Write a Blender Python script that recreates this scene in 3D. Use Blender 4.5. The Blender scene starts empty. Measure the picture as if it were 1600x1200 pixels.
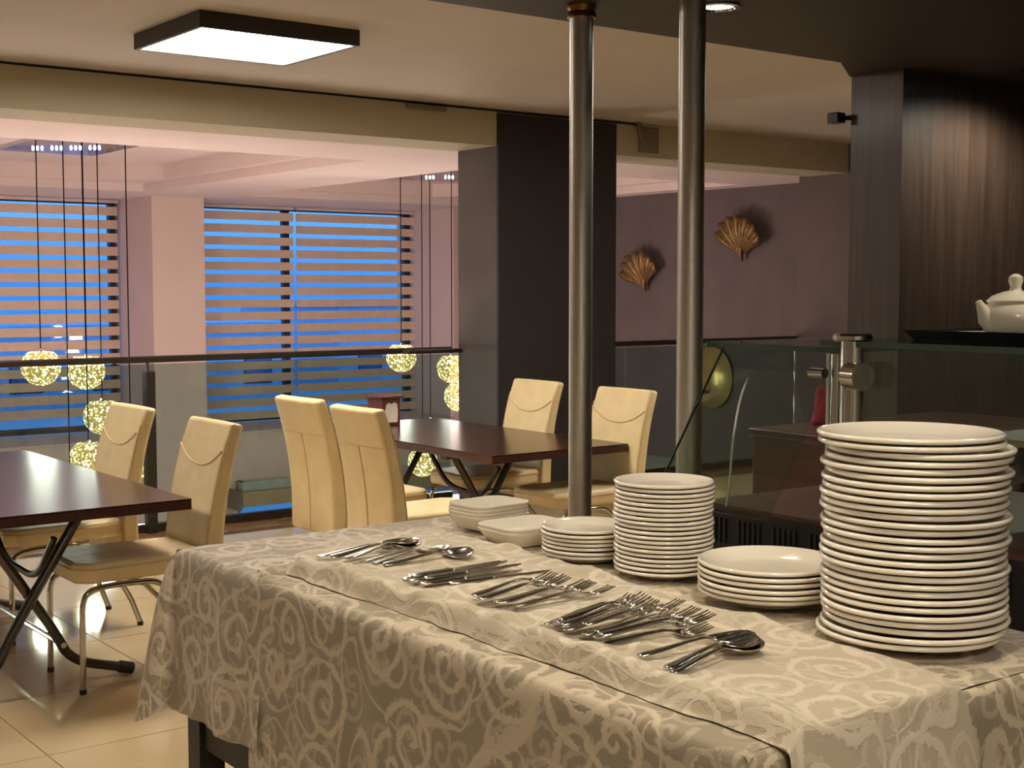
import bpy, bmesh, math, random
from mathutils import Vector, Matrix, noise as mnoise
random.seed(7)
scene = bpy.context.scene
C = scene.collection
PI = math.pi

# ------------------------------------------------------------------ camera
YAW, PITCH, FPX, EYE = math.radians(52.87), math.radians(4.01), 2148.0, 1.64
cam_data = bpy.data.cameras.new('camera')
cam_data.sensor_width = 36.0
cam_data.lens = FPX / 1600.0 * 36.0
cam_data.clip_end = 300
cam = bpy.data.objects.new('camera', cam_data)
C.objects.link(cam)
cam.location = (0, 0, EYE)
cam.rotation_euler = (PI / 2 - PITCH, 0, YAW - PI / 2)
scene.camera = cam

# ------------------------------------------------------------------ world: blue dusk
world = bpy.data.worlds.new('dusk_sky')
scene.world = world
world.use_nodes = True
wn = world.node_tree
wn.nodes.clear()
wo = wn.nodes.new('ShaderNodeOutputWorld')
wb = wn.nodes.new('ShaderNodeBackground')
tc = wn.nodes.new('ShaderNodeTexCoord')
sx = wn.nodes.new('ShaderNodeSeparateXYZ')
rp = wn.nodes.new('ShaderNodeValToRGB')
rp.color_ramp.elements[0].position = 0.0
rp.color_ramp.elements[0].color = (0.035, 0.20, 0.60, 1)
rp.color_ramp.elements[1].position = 0.10
rp.color_ramp.elements[1].color = (0.14, 0.42, 0.95, 1)
wn.links.new(tc.outputs['Generated'], sx.inputs[0])
wn.links.new(sx.outputs['Z'], rp.inputs[0])
wn.links.new(rp.outputs[0], wb.inputs[0])
wb.inputs[1].default_value = 1.0
wn.links.new(wb.outputs[0], wo.inputs[0])

# ------------------------------------------------------------------ exposure
scene.view_settings.view_transform = 'Standard'
scene.view_settings.look = 'None'
scene.view_settings.exposure = 0.75
scene.view_settings.gamma = 1.0
scene.view_settings.use_curve_mapping = False
scene.cycles.use_denoising = True
scene.cycles.max_bounces = 10
scene.cycles.transparent_max_bounces = 24
scene.cycles.sample_clamp_indirect = 6.0
PANEL_L = 26.0        # radiance of the square ceiling lamps
GLOBE_W = 33.0        # light inside each crackle glass globe
SPOT_W = 6.0         # downlights in the dark soffit

# ------------------------------------------------------------------ materials
def lin(c):
    return tuple(((v / 255) / 12.92 if v / 255 <= 0.04045 else ((v / 255 + 0.055) / 1.055) ** 2.4) for v in c) + (1.0,)

def nd(nt, t, **kw):
    n = nt.nodes.new(t)
    for k, v in kw.items():
        setattr(n, k, v)
    return n

def base_mat(name):
    m = bpy.data.materials.new(name)
    m.use_nodes = True
    nt = m.node_tree
    return m, nt, nt.nodes['Principled BSDF'], nt.nodes['Material Output']

def mat(name, col, rough=0.5, metal=0.0, var=0.12, scale=6.0, bump=0.0, bscale=60.0, spec=0.5, coat=0.0, stretch=(1, 1, 1)):
    """plain surface with a little noise in its colour and relief"""
    m, nt, bs, out = base_mat(name)
    L = nt.links
    t = nd(nt, 'ShaderNodeTexCoord')
    mp = nd(nt, 'ShaderNodeMapping')
    mp.inputs['Scale'].default_value = stretch
    L.new(t.outputs['Object'], mp.inputs[0])
    n = nd(nt, 'ShaderNodeTexNoise')
    n.inputs['Scale'].default_value = scale
    n.inputs['Detail'].default_value = 5
    L.new(mp.outputs[0], n.inputs['Vector'])
    r = nd(nt, 'ShaderNodeValToRGB')
    c = lin(col)
    r.color_ramp.elements[0].position = 0.3
    r.color_ramp.elements[1].position = 0.7
    r.color_ramp.elements[0].color = tuple(max(0, v * (1 - var)) for v in c[:3]) + (1,)
    r.color_ramp.elements[1].color = tuple(min(1, v * (1 + var)) for v in c[:3]) + (1,)
    L.new(n.outputs['Fac'], r.inputs[0])
    L.new(r.outputs[0], bs.inputs['Base Color'])
    bs.inputs['Roughness'].default_value = rough
    bs.inputs['Metallic'].default_value = metal
    bs.inputs['Specular IOR Level'].default_value = spec
    bs.inputs['Coat Weight'].default_value = coat
    bs.inputs['Coat Roughness'].default_value = 0.08
    if bump:
        n2 = nd(nt, 'ShaderNodeTexNoise')
        n2.inputs['Scale'].default_value = bscale
        n2.inputs['Detail'].default_value = 4
        L.new(mp.outputs[0], n2.inputs['Vector'])
        b = nd(nt, 'ShaderNodeBump')
        b.inputs['Strength'].default_value = bump
        b.inputs['Distance'].default_value = 0.01
        L.new(n2.outputs['Fac'], b.inputs['Height'])
        L.new(b.outputs[0], bs.inputs['Normal'])
    return m

def emit_mat(name, col, strength):
    m, nt, bs, out = base_mat(name)
    bs.inputs['Base Color'].default_value = (0.6, 0.6, 0.6, 1)
    bs.inputs['Emission Color'].default_value = col + (1,)
    bs.inputs['Emission Strength'].default_value = strength
    return m

def glass_mat(name, tint, refl=1.0, rough=0.0):
    m, nt, bs, out = base_mat(name)
    L = nt.links
    nt.nodes.remove(bs)
    tr = nd(nt, 'ShaderNodeBsdfTransparent')
    tr.inputs[0].default_value = tint + (1,)
    gl = nd(nt, 'ShaderNodeBsdfGlossy')
    gl.inputs['Roughness'].default_value = rough
    fr = nd(nt, 'ShaderNodeLayerWeight')
    fr.inputs['Blend'].default_value = 0.5
    pw = nd(nt, 'ShaderNodeMath', operation='POWER')
    pw.inputs[1].default_value = 4.0
    L.new(fr.outputs['Facing'], pw.inputs[0])
    mu = nd(nt, 'ShaderNodeMath', operation='MULTIPLY_ADD')
    mu.inputs[1].default_value = 0.7 * refl
    mu.inputs[2].default_value = 0.035 * refl
    L.new(pw.outputs[0], mu.inputs[0])
    mx = nd(nt, 'ShaderNodeMixShader')
    L.new(mu.outputs[0], mx.inputs[0])
    L.new(tr.outputs[0], mx.inputs[1])
    L.new(gl.outputs[0], mx.inputs[2])
    L.new(mx.outputs[0], out.inputs['Surface'])
    return m

def wood_mat(name, dark, light, rough=0.3, axis='Y', gs=1.0, coat=0.3):
    m, nt, bs, out = base_mat(name)
    L = nt.links
    t = nd(nt, 'ShaderNodeTexCoord')
    mp = nd(nt, 'ShaderNodeMapping')
    s = {'X': (1.2, 22, 22), 'Y': (22, 1.2, 22), 'Z': (22, 22, 1.2)}[axis]
    mp.inputs['Scale'].default_value = tuple(v * gs for v in s)
    L.new(t.outputs['Object'], mp.inputs[0])
    n = nd(nt, 'ShaderNodeTexNoise')
    n.inputs['Scale'].default_value = 1.6
    n.inputs['Detail'].default_value = 8
    n.inputs['Roughness'].default_value = 0.65
    n.inputs['Distortion'].default_value = 0.3
    L.new(mp.outputs[0], n.inputs['Vector'])
    r = nd(nt, 'ShaderNodeValToRGB')
    r.color_ramp.elements[0].position = 0.32
    r.color_ramp.elements[1].position = 0.68
    r.color_ramp.elements[0].color = lin(dark)
    r.color_ramp.elements[1].color = lin(light)
    L.new(n.outputs['Fac'], r.inputs[0])
    L.new(r.outputs[0], bs.inputs['Base Color'])
    bs.inputs['Roughness'].default_value = rough
    bs.inputs['Coat Weight'].default_value = coat
    bs.inputs['Coat Roughness'].default_value = 0.15
    return m

def damask_mat(name, ground, motif, seed=0.0, alpha=1.0, scale=6.2):
    """woven scroll pattern: spirals around random centres, joined by flowing stems"""
    m, nt, bs, out = base_mat(name)
    L = nt.links
    uv = nd(nt, 'ShaderNodeUVMap')
    off = nd(nt, 'ShaderNodeVectorMath', operation='ADD')
    off.inputs[1].default_value = (seed, seed * 0.7, 0)
    L.new(uv.outputs[0], off.inputs[0])
    wob = nd(nt, 'ShaderNodeTexNoise', noise_dimensions='2D')
    wob.inputs['Scale'].default_value = 14
    L.new(off.outputs[0], wob.inputs['Vector'])
    wsub = nd(nt, 'ShaderNodeVectorMath', operation='SUBTRACT')
    wsub.inputs[1].default_value = (0.5, 0.5, 0.5)
    L.new(wob.outputs['Color'], wsub.inputs[0])
    wsc = nd(nt, 'ShaderNodeVectorMath', operation='SCALE')
    wsc.inputs['Scale'].default_value = 0.02
    L.new(wsub.outputs[0], wsc.inputs[0])
    p = nd(nt, 'ShaderNodeVectorMath', operation='ADD')
    L.new(off.outputs[0], p.inputs[0])
    L.new(wsc.outputs[0], p.inputs[1])

    def M(op, a, b=None, c=None, clamp=False):
        n = nd(nt, 'ShaderNodeMath', operation=op)
        n.use_clamp = clamp
        for i, v in enumerate((a, b, c)):
            if v is None:
                continue
            if isinstance(v, (int, float)):
                n.inputs[i].default_value = v
            else:
                L.new(v, n.inputs[i])
        return n.outputs[0]

    def sstep(v, lo, hi):
        n = nd(nt, 'ShaderNodeMapRange', interpolation_type='SMOOTHSTEP')
        n.inputs['From Min'].default_value = lo
        n.inputs['From Max'].default_value = hi
        L.new(v, n.inputs['Value'])
        return n.outputs[0]

    fine = nd(nt, 'ShaderNodeTexNoise', noise_dimensions='2D')
    fine.inputs['Scale'].default_value = 110
    fine.inputs['Detail'].default_value = 3
    L.new(off.outputs[0], fine.inputs['Vector'])
    jag = M('MULTIPLY', M('SUBTRACT', fine.outputs['Fac'], 0.5), 0.32)

    def scroll(sc, turns, rmax, width):
        vo = nd(nt, 'ShaderNodeTexVoronoi', voronoi_dimensions='2D')
        vo.inputs['Scale'].default_value = sc
        vo.inputs['Randomness'].default_value = 0.75
        L.new(p.outputs[0], vo.inputs['Vector'])
        loc = nd(nt, 'ShaderNodeVectorMath', operation='SUBTRACT')
        L.new(p.outputs[0], loc.inputs[0])
        L.new(vo.outputs['Position'], loc.inputs[1])
        s = nd(nt, 'ShaderNodeSeparateXYZ')
        L.new(loc.outputs[0], s.inputs[0])
        ln = nd(nt, 'ShaderNodeVectorMath', operation='LENGTH')
        L.new(loc.outputs[0], ln.inputs[0])
        cs = nd(nt, 'ShaderNodeSeparateColor')
        L.new(vo.outputs['Color'], cs.inputs[0])
        sign = M('SUBTRACT', M('MULTIPLY', M('GREATER_THAN', cs.outputs[0], 0.5), 2.0), 1.0)
        ang = M('DIVIDE', M('MULTIPLY', M('ARCTAN2', s.outputs[1], s.outputs[0]), sign), 2 * PI)
        ph = M('ADD', M('SUBTRACT', M('MULTIPLY', ln.outputs['Value'], turns / rmax), ang), cs.outputs[1])
        band = M('ABSOLUTE', M('SUBTRACT', M('FRACT', M('ADD', ph, 10.0)), 0.5))
        w = M('ADD', band, jag)
        on = M('SUBTRACT', 1.0, sstep(w, width - 0.06, width + 0.06))
        inside = M('SUBTRACT', 1.0, sstep(ln.outputs['Value'], rmax * 0.92, rmax * 1.02))
        return M('MULTIPLY', on, inside)

    a = scroll(scale, 2.1, 0.56 / scale, 0.16)
    b = scroll(scale * 1.9, 1.5, 0.50 / (scale * 1.9), 0.2)
    st = nd(nt, 'ShaderNodeTexNoise', noise_dimensions='2D')
    st.inputs['Scale'].default_value = scale * 0.9
    st.inputs['Detail'].default_value = 0.5
    st.inputs['Distortion'].default_value = 1.2
    L.new(off.outputs[0], st.inputs['Vector'])
    sl = M('ADD', M('ABSOLUTE', M('SUBTRACT', st.outputs['Fac'], 0.5)), M('MULTIPLY', jag, 0.16))
    stem = M('SUBTRACT', 1.0, sstep(sl, 0.022, 0.042))
    pat = M('MAXIMUM', a, M('MAXIMUM', M('MULTIPLY', stem, 0.85), M('MULTIPLY', b, 0.45)))
    # weave
    wv = nd(nt, 'ShaderNodeTexWave', wave_type='BANDS', bands_direction='Y')
    wv.inputs['Scale'].default_value = 120
    wv.inputs['Distortion'].default_value = 1.5
    L.new(off.outputs[0], wv.inputs['Vector'])
    mix = nd(nt, 'ShaderNodeMix', data_type='RGBA')
    mix.inputs['A'].default_value = lin(ground)
    mix.inputs['B'].default_value = lin(motif)
    L.new(pat, mix.inputs['Factor'])
    mix2 = nd(nt, 'ShaderNodeMix', data_type='RGBA', blend_type='MULTIPLY')
    mix2.inputs['Factor'].default_value = 0.22
    L.new(mix.outputs['Result'], mix2.inputs['A'])
    L.new(wv.outputs['Color'], mix2.inputs['B'])
    L.new(mix2.outputs['Result'], bs.inputs['Base Color'])
    bs.inputs['Roughness'].default_value = 0.72
    bs.inputs['Sheen Weight'].default_value = 0.25
    bu = nd(nt, 'ShaderNodeBump')
    bu.inputs['Strength'].default_value = 0.35
    bu.inputs['Distance'].default_value = 0.003
    hh = M('ADD', pat, M('MULTIPLY', fine.outputs['Fac'], 0.5))
    L.new(hh, bu.inputs['Height'])
    L.new(bu.outputs[0], bs.inputs['Normal'])
    if alpha < 1:
        tr = nd(nt, 'ShaderNodeBsdfTransparent')
        mx = nd(nt, 'ShaderNodeMixShader')
        # the plain ground is sheer, the woven motif is not
        fa = M('ADD', M('MULTIPLY', pat, (1 - alpha) * 0.8), alpha, clamp=True)
        L.new(fa, mx.inputs[0])
        L.new(tr.outputs[0], mx.inputs[1])
        L.new(bs.outputs[0], mx.inputs[2])
        L.new(mx.outputs[0], out.inputs['Surface'])
    return m

def sparkle_mat(name):
    """crackle glass globe with a lit core: white sparkles in amber"""
    m, nt, bs, out = base_mat(name)
    L = nt.links
    t = nd(nt, 'ShaderNodeTexCoord')
    vo = nd(nt, 'ShaderNodeTexVoronoi')
    vo.inputs['Scale'].default_value = 42
    L.new(t.outputs['Object'], vo.inputs['Vector'])
    n = nd(nt, 'ShaderNodeTexNoise')
    n.inputs['Scale'].default_value = 30
    L.new(t.outputs['Object'], n.inputs['Vector'])
    ad = nd(nt, 'ShaderNodeMath', operation='ADD')
    L.new(vo.outputs['Distance'], ad.inputs[0])
    L.new(n.outputs['Fac'], ad.inputs[1])
    r = nd(nt, 'ShaderNodeValToRGB')
    e = r.color_ramp.elements
    e[0].position, e[0].color = 0.66, (1.0, 0.90, 0.58, 1)
    e[1].position, e[1].color = 1.02, (0.055, 0.034, 0.007, 1)
    x = e.new(0.80)
    x.color = (0.17, 0.115, 0.028, 1)
    L.new(ad.outputs[0], r.inputs[0])
    nt.nodes.remove(bs)
    bs = nd(nt, 'ShaderNodeEmission')
    L.new(r.outputs[0], bs.inputs['Color'])
    bs.inputs['Strength'].default_value = 11.0
    tr = nd(nt, 'ShaderNodeBsdfTransparent')
    tr.inputs[0].default_value = (1.0, 0.94, 0.86, 1)
    mx = nd(nt, 'ShaderNodeMixShader')
    mx.inputs[0].default_value = 0.55
    L.new(tr.outputs[0], mx.inputs[1])
    L.new(bs.outputs[0], mx.inputs[2])
    L.new(mx.outputs[0], out.inputs['Surface'])
    return m

MAT = dict(
    ceiling=mat('ceiling_paint', (190, 180, 170), 0.85, var=0.03, scale=2, bump=0.05),
    beam=mat('beam_paint', (182, 172, 146), 0.8, var=0.03, scale=2, bump=0.05),
    void_ceiling=mat('pinkish_ceiling_paint', (224, 204, 198), 0.85, var=0.03, scale=2),
    void_wall=mat('pinkish_wall_paint', (222, 198, 188), 0.85, var=0.03, scale=2, bump=0.06),
    dull_wall=mat('dull_wall_paint', (196, 184, 168), 0.9),
    purple=mat('dark_mauve_wall_paint', (99, 86, 85), 0.85, bump=0.1, var=0.1, scale=3),
    black_paint=mat('black_brown_pillar_paint', (40, 35, 34), 0.6, bump=0.08),
    grey_paint=mat('charcoal_pillar_paint', (84, 78, 76), 0.7, bump=0.15, scale=3),
    soffit=wood_mat('dark_soffit_wood', (40, 28, 24), (54, 39, 33), 0.6, 'X', 1.0, 0.0),
    wallwood=wood_mat('dark_wall_veneer', (58, 47, 41), (84, 69, 58), 0.45, 'Z', 1.0, 0.1),
    tabletop=wood_mat('wenge_tabletop', (38, 20, 15), (70, 40, 29), 0.26, 'Y', 1.0, 0.15),
    tableedge=wood_mat('red_brown_edge_wood', (44, 18, 14), (76, 34, 24), 0.4, 'Y', 1.2, 0.2),
    counterwood=wood_mat('dark_counter_wood', (60, 34, 27), (92, 56, 44), 0.35, 'Y', 0.8, 0.3),
    framewood=mat('black_brown_table_frame', (38, 30, 26), 0.5),
    leather=mat('cream_leather', (226, 203, 154), 0.42, var=0.06, scale=9, bump=0.4, bscale=11),
    piping=mat('cream_piping', (206, 180, 130), 0.5),
    steel=mat('brushed_steel', (196, 190, 180), 0.38, 1.0, var=0.05, scale=3, stretch=(1, 1, 30)),
    chrome=mat('chrome', (190, 186, 178), 0.12, 1.0, var=0.04),
    darktube=mat('bronze_grey_tube', (92, 86, 80), 0.3, 0.9),
    cutlery=mat('polished_cutlery_steel', (205, 199, 188), 0.2, 1.0, var=0.08, scale=30),
    brass=mat('aged_brass', (150, 112, 60), 0.3, 1.0),
    rubber=mat('black_rubber', (24, 23, 22), 0.6),
    black=mat('black_plastic', (20, 19, 19), 0.4),
    lampframe=mat('black_lamp_frame', (44, 40, 34), 0.55),
    added_diffuser=emit_mat('added_lamp_diffuser', (1.0, 0.88, 0.87), PANEL_L * 1.7),
    diffuser=emit_mat('lit_diffuser', (1.0, 0.92, 0.80), PANEL_L),
    led=emit_mat('cold_led', (0.65, 0.92, 1.0), 9.0),
    spot=emit_mat('lit_downlight', (0.75, 0.98, 0.95), 3.0),
    mirror=mat('mirror_canopy', (190, 190, 196), 0.06, 1.0, var=0.02),
    sparkle=sparkle_mat('sparkling_globe_glass'),
    cord=mat('black_cord', (10, 9, 9), 0.9, spec=0.1),
    porcelain=mat('cream_white_porcelain', (236, 226, 206), 0.14, var=0.02, coat=0.4),
    railglass=glass_mat('green_tinted_rail_glass', (0.66, 0.76, 0.74), 0.9),
    caseglass=glass_mat('clear_case_glass', (0.80, 0.87, 0.83), 1.0),
    shelfglass=glass_mat('green_shelf_glass', (0.55, 0.66, 0.60), 1.2),
    glassedge=mat('glass_cut_edge', (58, 78, 68), 0.2),
    palecut=mat('pale_glass_cut_edge', (176, 184, 172), 0.3),
    pane=glass_mat('window_pane', (0.93, 0.96, 0.98), 0.7),
    frame=mat('dark_window_frame', (58, 52, 50), 0.5),
    blind=mat('beige_blind_fabric', (226, 200, 180), 0.9, bump=0.1, bscale=200, var=0.05),
    rail=mat('dark_bronze_rail', (44, 36, 30), 0.35),
    tile=mat('polished_beige_tile', (200, 178, 140), 0.06, var=0.06, scale=2.5, spec=0.6),
    lower_tile=mat('pale_grey_floor', (206, 200, 198), 0.3, var=0.05),
    grout=mat('tile_grout', (120, 100, 76), 0.8),
    marble=mat('brown_marble', (128, 96, 64), 0.25, var=0.35, scale=9),
    gold=mat('antique_gold', (122, 92, 54), 0.42, 0.6, var=0.5, scale=28, bump=0.3),
    golddisc=mat('pale_gold_lacquer', (176, 146, 84), 0.25, 0.5, var=0.2),
    redwood=wood_mat('red_brown_box_wood', (72, 26, 20), (110, 44, 32), 0.35, 'Z', 1.0, 0.3),
    paper=mat('white_paper', (226, 214, 196), 0.9),
    beige=mat('beige_laminate', (176, 156, 120), 0.5),
    pink=mat('pink_fabric', (150, 60, 66), 0.9, var=0.35, scale=25),
    mauvebox=mat('mauve_card', (112, 76, 80), 0.8),
    plastic=glass_mat('crumpled_film', (0.82, 0.82, 0.78), 1.6, 0.2),
    berry=mat('black_berry', (16, 12, 18), 0.15),
    whitecable=mat('white_cable', (206, 204, 194), 0.5),
    greyplate=mat('grey_cover_plate', (120, 110, 96), 0.6),
    ground=mat('street_paving', (176, 188, 204), 0.8),
    facade=mat('blue_grey_render', (168, 184, 206), 0.9),
    facade_dark=mat('dark_facade_window', (84, 104, 140), 0.2),
    cloth_far=damask_mat('sheer_scroll_cloth', (176, 160, 134), (222, 206, 178), 3.1, 0.92),
    cloth_main=damask_mat('scroll_tablecloth', (158, 143, 116), (214, 196, 164), 0.0, 1.0),
    cloth_top=damask_mat('cream_scroll_runner', (196, 180, 150), (224, 210, 182), 7.7, 1.0, 6.2),
)

# ------------------------------------------------------------------ mesh helpers
class MB:
    def __init__(s):
        s.v, s.f, s.uv = [], [], None

    def box(s, x0, x1, y0, y1, z0, z1):
        b = len(s.v)
        s.v += [(x0, y0, z0), (x1, y0, z0), (x1, y1, z0), (x0, y1, z0), (x0, y0, z1), (x1, y0, z1), (x1, y1, z1), (x0, y1, z1)]
        s.f += [tuple(b + i for i in q) for q in ((0, 3, 2, 1), (4, 5, 6, 7), (0, 1, 5, 4), (1, 2, 6, 5), (2, 3, 7, 6), (3, 0, 4, 7))]
        return s

    def grid(s, rows, close_u=False, close_v=False):
        """rows of points, all the same length"""
        b = len(s.v)
        nr, nc = len(rows), len(rows[0])
        for r in rows:
            s.v += [tuple(p) for p in r]
        for i in range(nr if close_v else nr - 1):
            for j in range(nc if close_u else nc - 1):
                i2, j2 = (i + 1) % nr, (j + 1) % nc
                s.f.append((b + i * nc + j, b + i * nc + j2, b + i2 * nc + j2, b + i2 * nc + j))
        return s

    def tube(s, path, r, n=10, cap=True):
        path = [Vector(p) for p in path]
        rad = r if isinstance(r, (list, tuple)) else [r] * len(path)
        rows = []
        nrm = None
        for i, p in enumerate(path):
            t = (path[min(i + 1, len(path) - 1)] - path[max(i - 1, 0)]).normalized()
            if nrm is None:
                a = Vector((0, 0, 1)) if abs(t.z) < 0.9 else Vector((1, 0, 0))
                nrm = t.cross(a).normalized()
            else:
                nrm = (nrm - t * nrm.dot(t)).normalized()
            bi = t.cross(nrm)
            rows.append([p + (nrm * math.cos(2 * PI * k / n) + bi * math.sin(2 * PI * k / n)) * rad[i] for k in range(n)])
        b = len(s.v)
        s.grid(rows, close_u=True)
        if cap:
            s.f.append(tuple(b + k for k in range(n))[::-1])
            e = b + (len(rows) - 1) * n
            s.f.append(tuple(e + k for k in range(n)))
        return s

    def lathe(s, prof, n=32, c=(0, 0, 0)):
        rows = [[(c[0] + r * math.cos(2 * PI * k / n), c[1] + r * math.sin(2 * PI * k / n), c[2] + z) for k in range(n)] for r, z in prof]
        b = len(s.v)
        s.grid(rows, close_u=True)
        s.f.append(tuple(b + k for k in range(n))[::-1])
        e = b + (len(rows) - 1) * n
        s.f.append(tuple(e + k for k in range(n)))
        return s

    def prism(s, pts, axis, a0, a1):
        """closed outline extruded along an axis (outline given in the other two, in xyz order)"""
        def mk(p, a):
            return {'x': (a, p[0], p[1]), 'y': (p[0], a, p[1]), 'z': (p[0], p[1], a)}[axis]
        b = len(s.v)
        n = len(pts)
        s.v += [mk(p, a0) for p in pts] + [mk(p, a1) for p in pts]
        s.f += [(b + i, b + (i + 1) % n, b + n + (i + 1) % n, b + n + i) for i in range(n)]
        s.f += [tuple(b + i for i in range(n))[::-1], tuple(b + n + i for i in range(n))]
        return s

    def mesh(s, name, m, smooth=False):
        me = bpy.data.meshes.new(name)
        me.from_pydata(s.v, [], s.f)
        bm = bmesh.new()
        bm.from_mesh(me)
        bmesh.ops.recalc_face_normals(bm, faces=bm.faces)
        bm.to_mesh(me)
        bm.free()
        if s.uv:
            ul = me.uv_layers.new(name='UVMap')
            for lp in me.loops:
                ul.data[lp.index].uv = s.uv[lp.vertex_index]
        me.materials.append(MAT[m])
        if smooth:
            me.shade_smooth()
            if smooth != 'all':
                me.set_sharp_from_angle(angle=math.radians(40))
        return me

    def build(s, name, m, parent=None, smooth=False, bevel=0.0, loc=None, seg=2):
        o = bpy.data.objects.new(name, s.mesh(name, m, smooth))
        C.objects.link(o)
        if bevel:
            md = o.modifiers.new('bevel', 'BEVEL')
            md.width = bevel
            md.segments = seg
            md.limit_method = 'ANGLE'
            o.data.shade_smooth()
            o.data.set_sharp_from_angle(angle=math.radians(60))
        if loc:
            o.location = loc
        if parent:
            o.parent = parent
        return o

def B(*a):
    return MB().box(*a)

def empty(name, loc=(0, 0, 0), rz=0.0):
    o = bpy.data.objects.new(name, None)
    o.empty_display_size = 0.1
    C.objects.link(o)
    o.location = loc
    o.rotation_euler = (0, 0, rz)
    return o

def tag(o, label, cat, group=None):
    o['label'] = label
    o['category'] = cat
    if group:
        o['group'] = group
    return o

def struct(o):
    o['kind'] = 'structure'
    return o

def copy_tree(o, parent=None):
    c = o.copy()
    C.objects.link(c)
    c.parent = parent
    for ch in list(o.children):
        copy_tree(ch, c)
    return c

ORD = ['topmost', 'second from the top', 'third from the top', 'fourth from the top', 'fifth from the top', 'sixth from the top', 'seventh from the top',
       'eighth from the top', 'ninth from the top', 'tenth from the top']
def ordinal(k, n):
    if k == n - 1:
        return 'bottommost'
    if k < len(ORD):
        return ORD[k]
    w = ['', '', '', '', '', '', '', '', '', '', 'eleventh', 'twelfth', 'thirteenth', 'fourteenth', 'fifteenth', 'sixteenth', 'seventeenth', 'eighteenth',
         'nineteenth', 'twentieth', 'twenty-first', 'twenty-second', 'twenty-third', 'twenty-fourth', 'twenty-fifth', 'twenty-sixth', 'twenty-seventh',
         'twenty-eighth', 'twenty-ninth', 'thirtieth']
    return w[k] + ' from the top'

def arc(p0, p1, p2, n=6):
    """quadratic bend"""
    p0, p1, p2 = Vector(p0), Vector(p1), Vector(p2)
    return [p0 * (1 - t) ** 2 + p1 * 2 * t * (1 - t) + p2 * t * t for t in [i / n for i in range(n + 1)]]

def bend(pts, r=0.05, n=6):
    """polyline with rounded corners"""
    pts = [Vector(p) for p in pts]
    out = [pts[0]]
    for i in range(1, len(pts) - 1):
        a = pts[i] + (pts[i - 1] - pts[i]).normalized() * min(r, (pts[i - 1] - pts[i]).length * 0.49)
        b = pts[i] + (pts[i + 1] - pts[i]).normalized() * min(r, (pts[i + 1] - pts[i]).length * 0.49)
        out += arc(a, pts[i], b, n)
    out.append(pts[-1])
    return out

# ================================================================== THE SETTING
ZC = 2.941          # gallery ceiling
ZB = 2.674          # underside of the beam
YB, YB2 = 8.165, 8.66
YR = 8.76           # glass railing
# gallery floor: slab and tiles
fl = struct(B(-4.0, 10.0, -3.0, 8.45, -0.35, -0.012).build('floor', 'grout'))
tile_me = B(-0.3575, 0.3575, -0.3575, 0.3575, -0.012, 0.0).mesh('tile', 'tile')
PT = 0.72
for i in range(-3, 12):
    for j in range(-6, 6):
        x, y = 1.553 + PT * (i + 0.5), 4.754 + PT * (j + 0.5)
        if y > 8.3 or x + 0.36 > 10.0 or (y < 1.5 and x > 2.2) or y < 0.0:
            continue
        o = bpy.data.objects.new('tile', tile_me)
        C.objects.link(o)
        o.location = (x, y, 0)
        o.parent = fl
edge = struct(B(-4.0, 10.0, 8.452, 8.90, -0.42, -0.012).build('trim_1', 'marble'))
for i in range(15):
    x0 = -0.6 + i * 0.72
    if x0 + 0.71 > 10.0:
        break
    B(x0 + 0.003, x0 + 0.717, 8.452, 8.90, -0.012, 0.002).build('marble_slab', 'marble', edge)
# gallery ceiling and beam
struct(B(-4.0, 10.0, -3.0, 8.165, ZC, ZC + 0.3).build('ceiling', 'ceiling'))
struct(B(-4.0, 14.0, YB, YB2, ZB, ZC + 0.3).build('trim_2', 'beam'))
# void ceiling: one slab with two stepped recesses
VZ, VZ1, VZ2 = 2.68, 2.765, 2.92
R1 = (1.2, 5.90, 9.80, 14.38)
R2 = (7.05, 10.3, 9.80, 14.38)
vc = MB()
xs = [-4.0, R1[0], R1[1], R2[0], R2[1], 12.0]
for i in range(5):
    if i in (1, 3):
        vc.box(xs[i], xs[i + 1], YB2 + 0.001, R1[2], VZ, VZ + 0.5)
        vc.box(xs[i], xs[i + 1], R1[3], 16.4, VZ, VZ + 0.5)
    else:
        vc.box(xs[i], xs[i + 1], YB2 + 0.001, 16.4, VZ, VZ + 0.5)
vco = struct(vc.build('ceiling', 'void_ceiling'))
for R in (R1, R2):
    x0, x1, y0, y1 = R
    ins, ch = 0.10, 0.62
    a = (x0 + ins, x1 - ins, y0 + ins, y1 - ins)
    # the ledge over the first step, then the chamfered second step, then the top
    octa = [(a[0] + ch, a[2]), (a[1] - ch, a[2]), (a[1], a[2] + ch), (a[1], a[3] - ch), (a[1] - ch, a[3]), (a[0] + ch, a[3]), (a[0], a[3] - ch), (a[0], a[2] + ch)]
    outer = [(x0 + ch, y0), (x1 - ch, y0), (x1, y0 + ch), (x1, y1 - ch), (x1 - ch, y1), (x0 + ch, y1), (x0, y1 - ch), (x0, y0 + ch)]
    rec = MB()
    rec.grid([[(p[0], p[1], VZ1) for p in outer], [(p[0], p[1], VZ1) for p in octa], [(p[0], p[1], VZ2) for p in octa]], close_u=True)
    n0 = len(rec.v)
    rec.v += [(p[0], p[1], VZ2) for p in octa]
    rec.f.append(tuple(range(n0, n0 + 8)))
    corners = [((x0, y0), 7, 0), ((x1, y0), 1, 2), ((x1, y1), 3, 4), ((x0, y1), 5, 6)]
    for (cx, cy), i, j in corners:
        n0 = len(rec.v)
        rec.v += [(cx, cy, VZ1), (outer[i][0], outer[i][1], VZ1), (outer[j][0], outer[j][1], VZ1)]
        rec.f.append((n0, n0 + 1, n0 + 2))
    rec.build('ceiling_recess', 'void_ceiling', vco)
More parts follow.
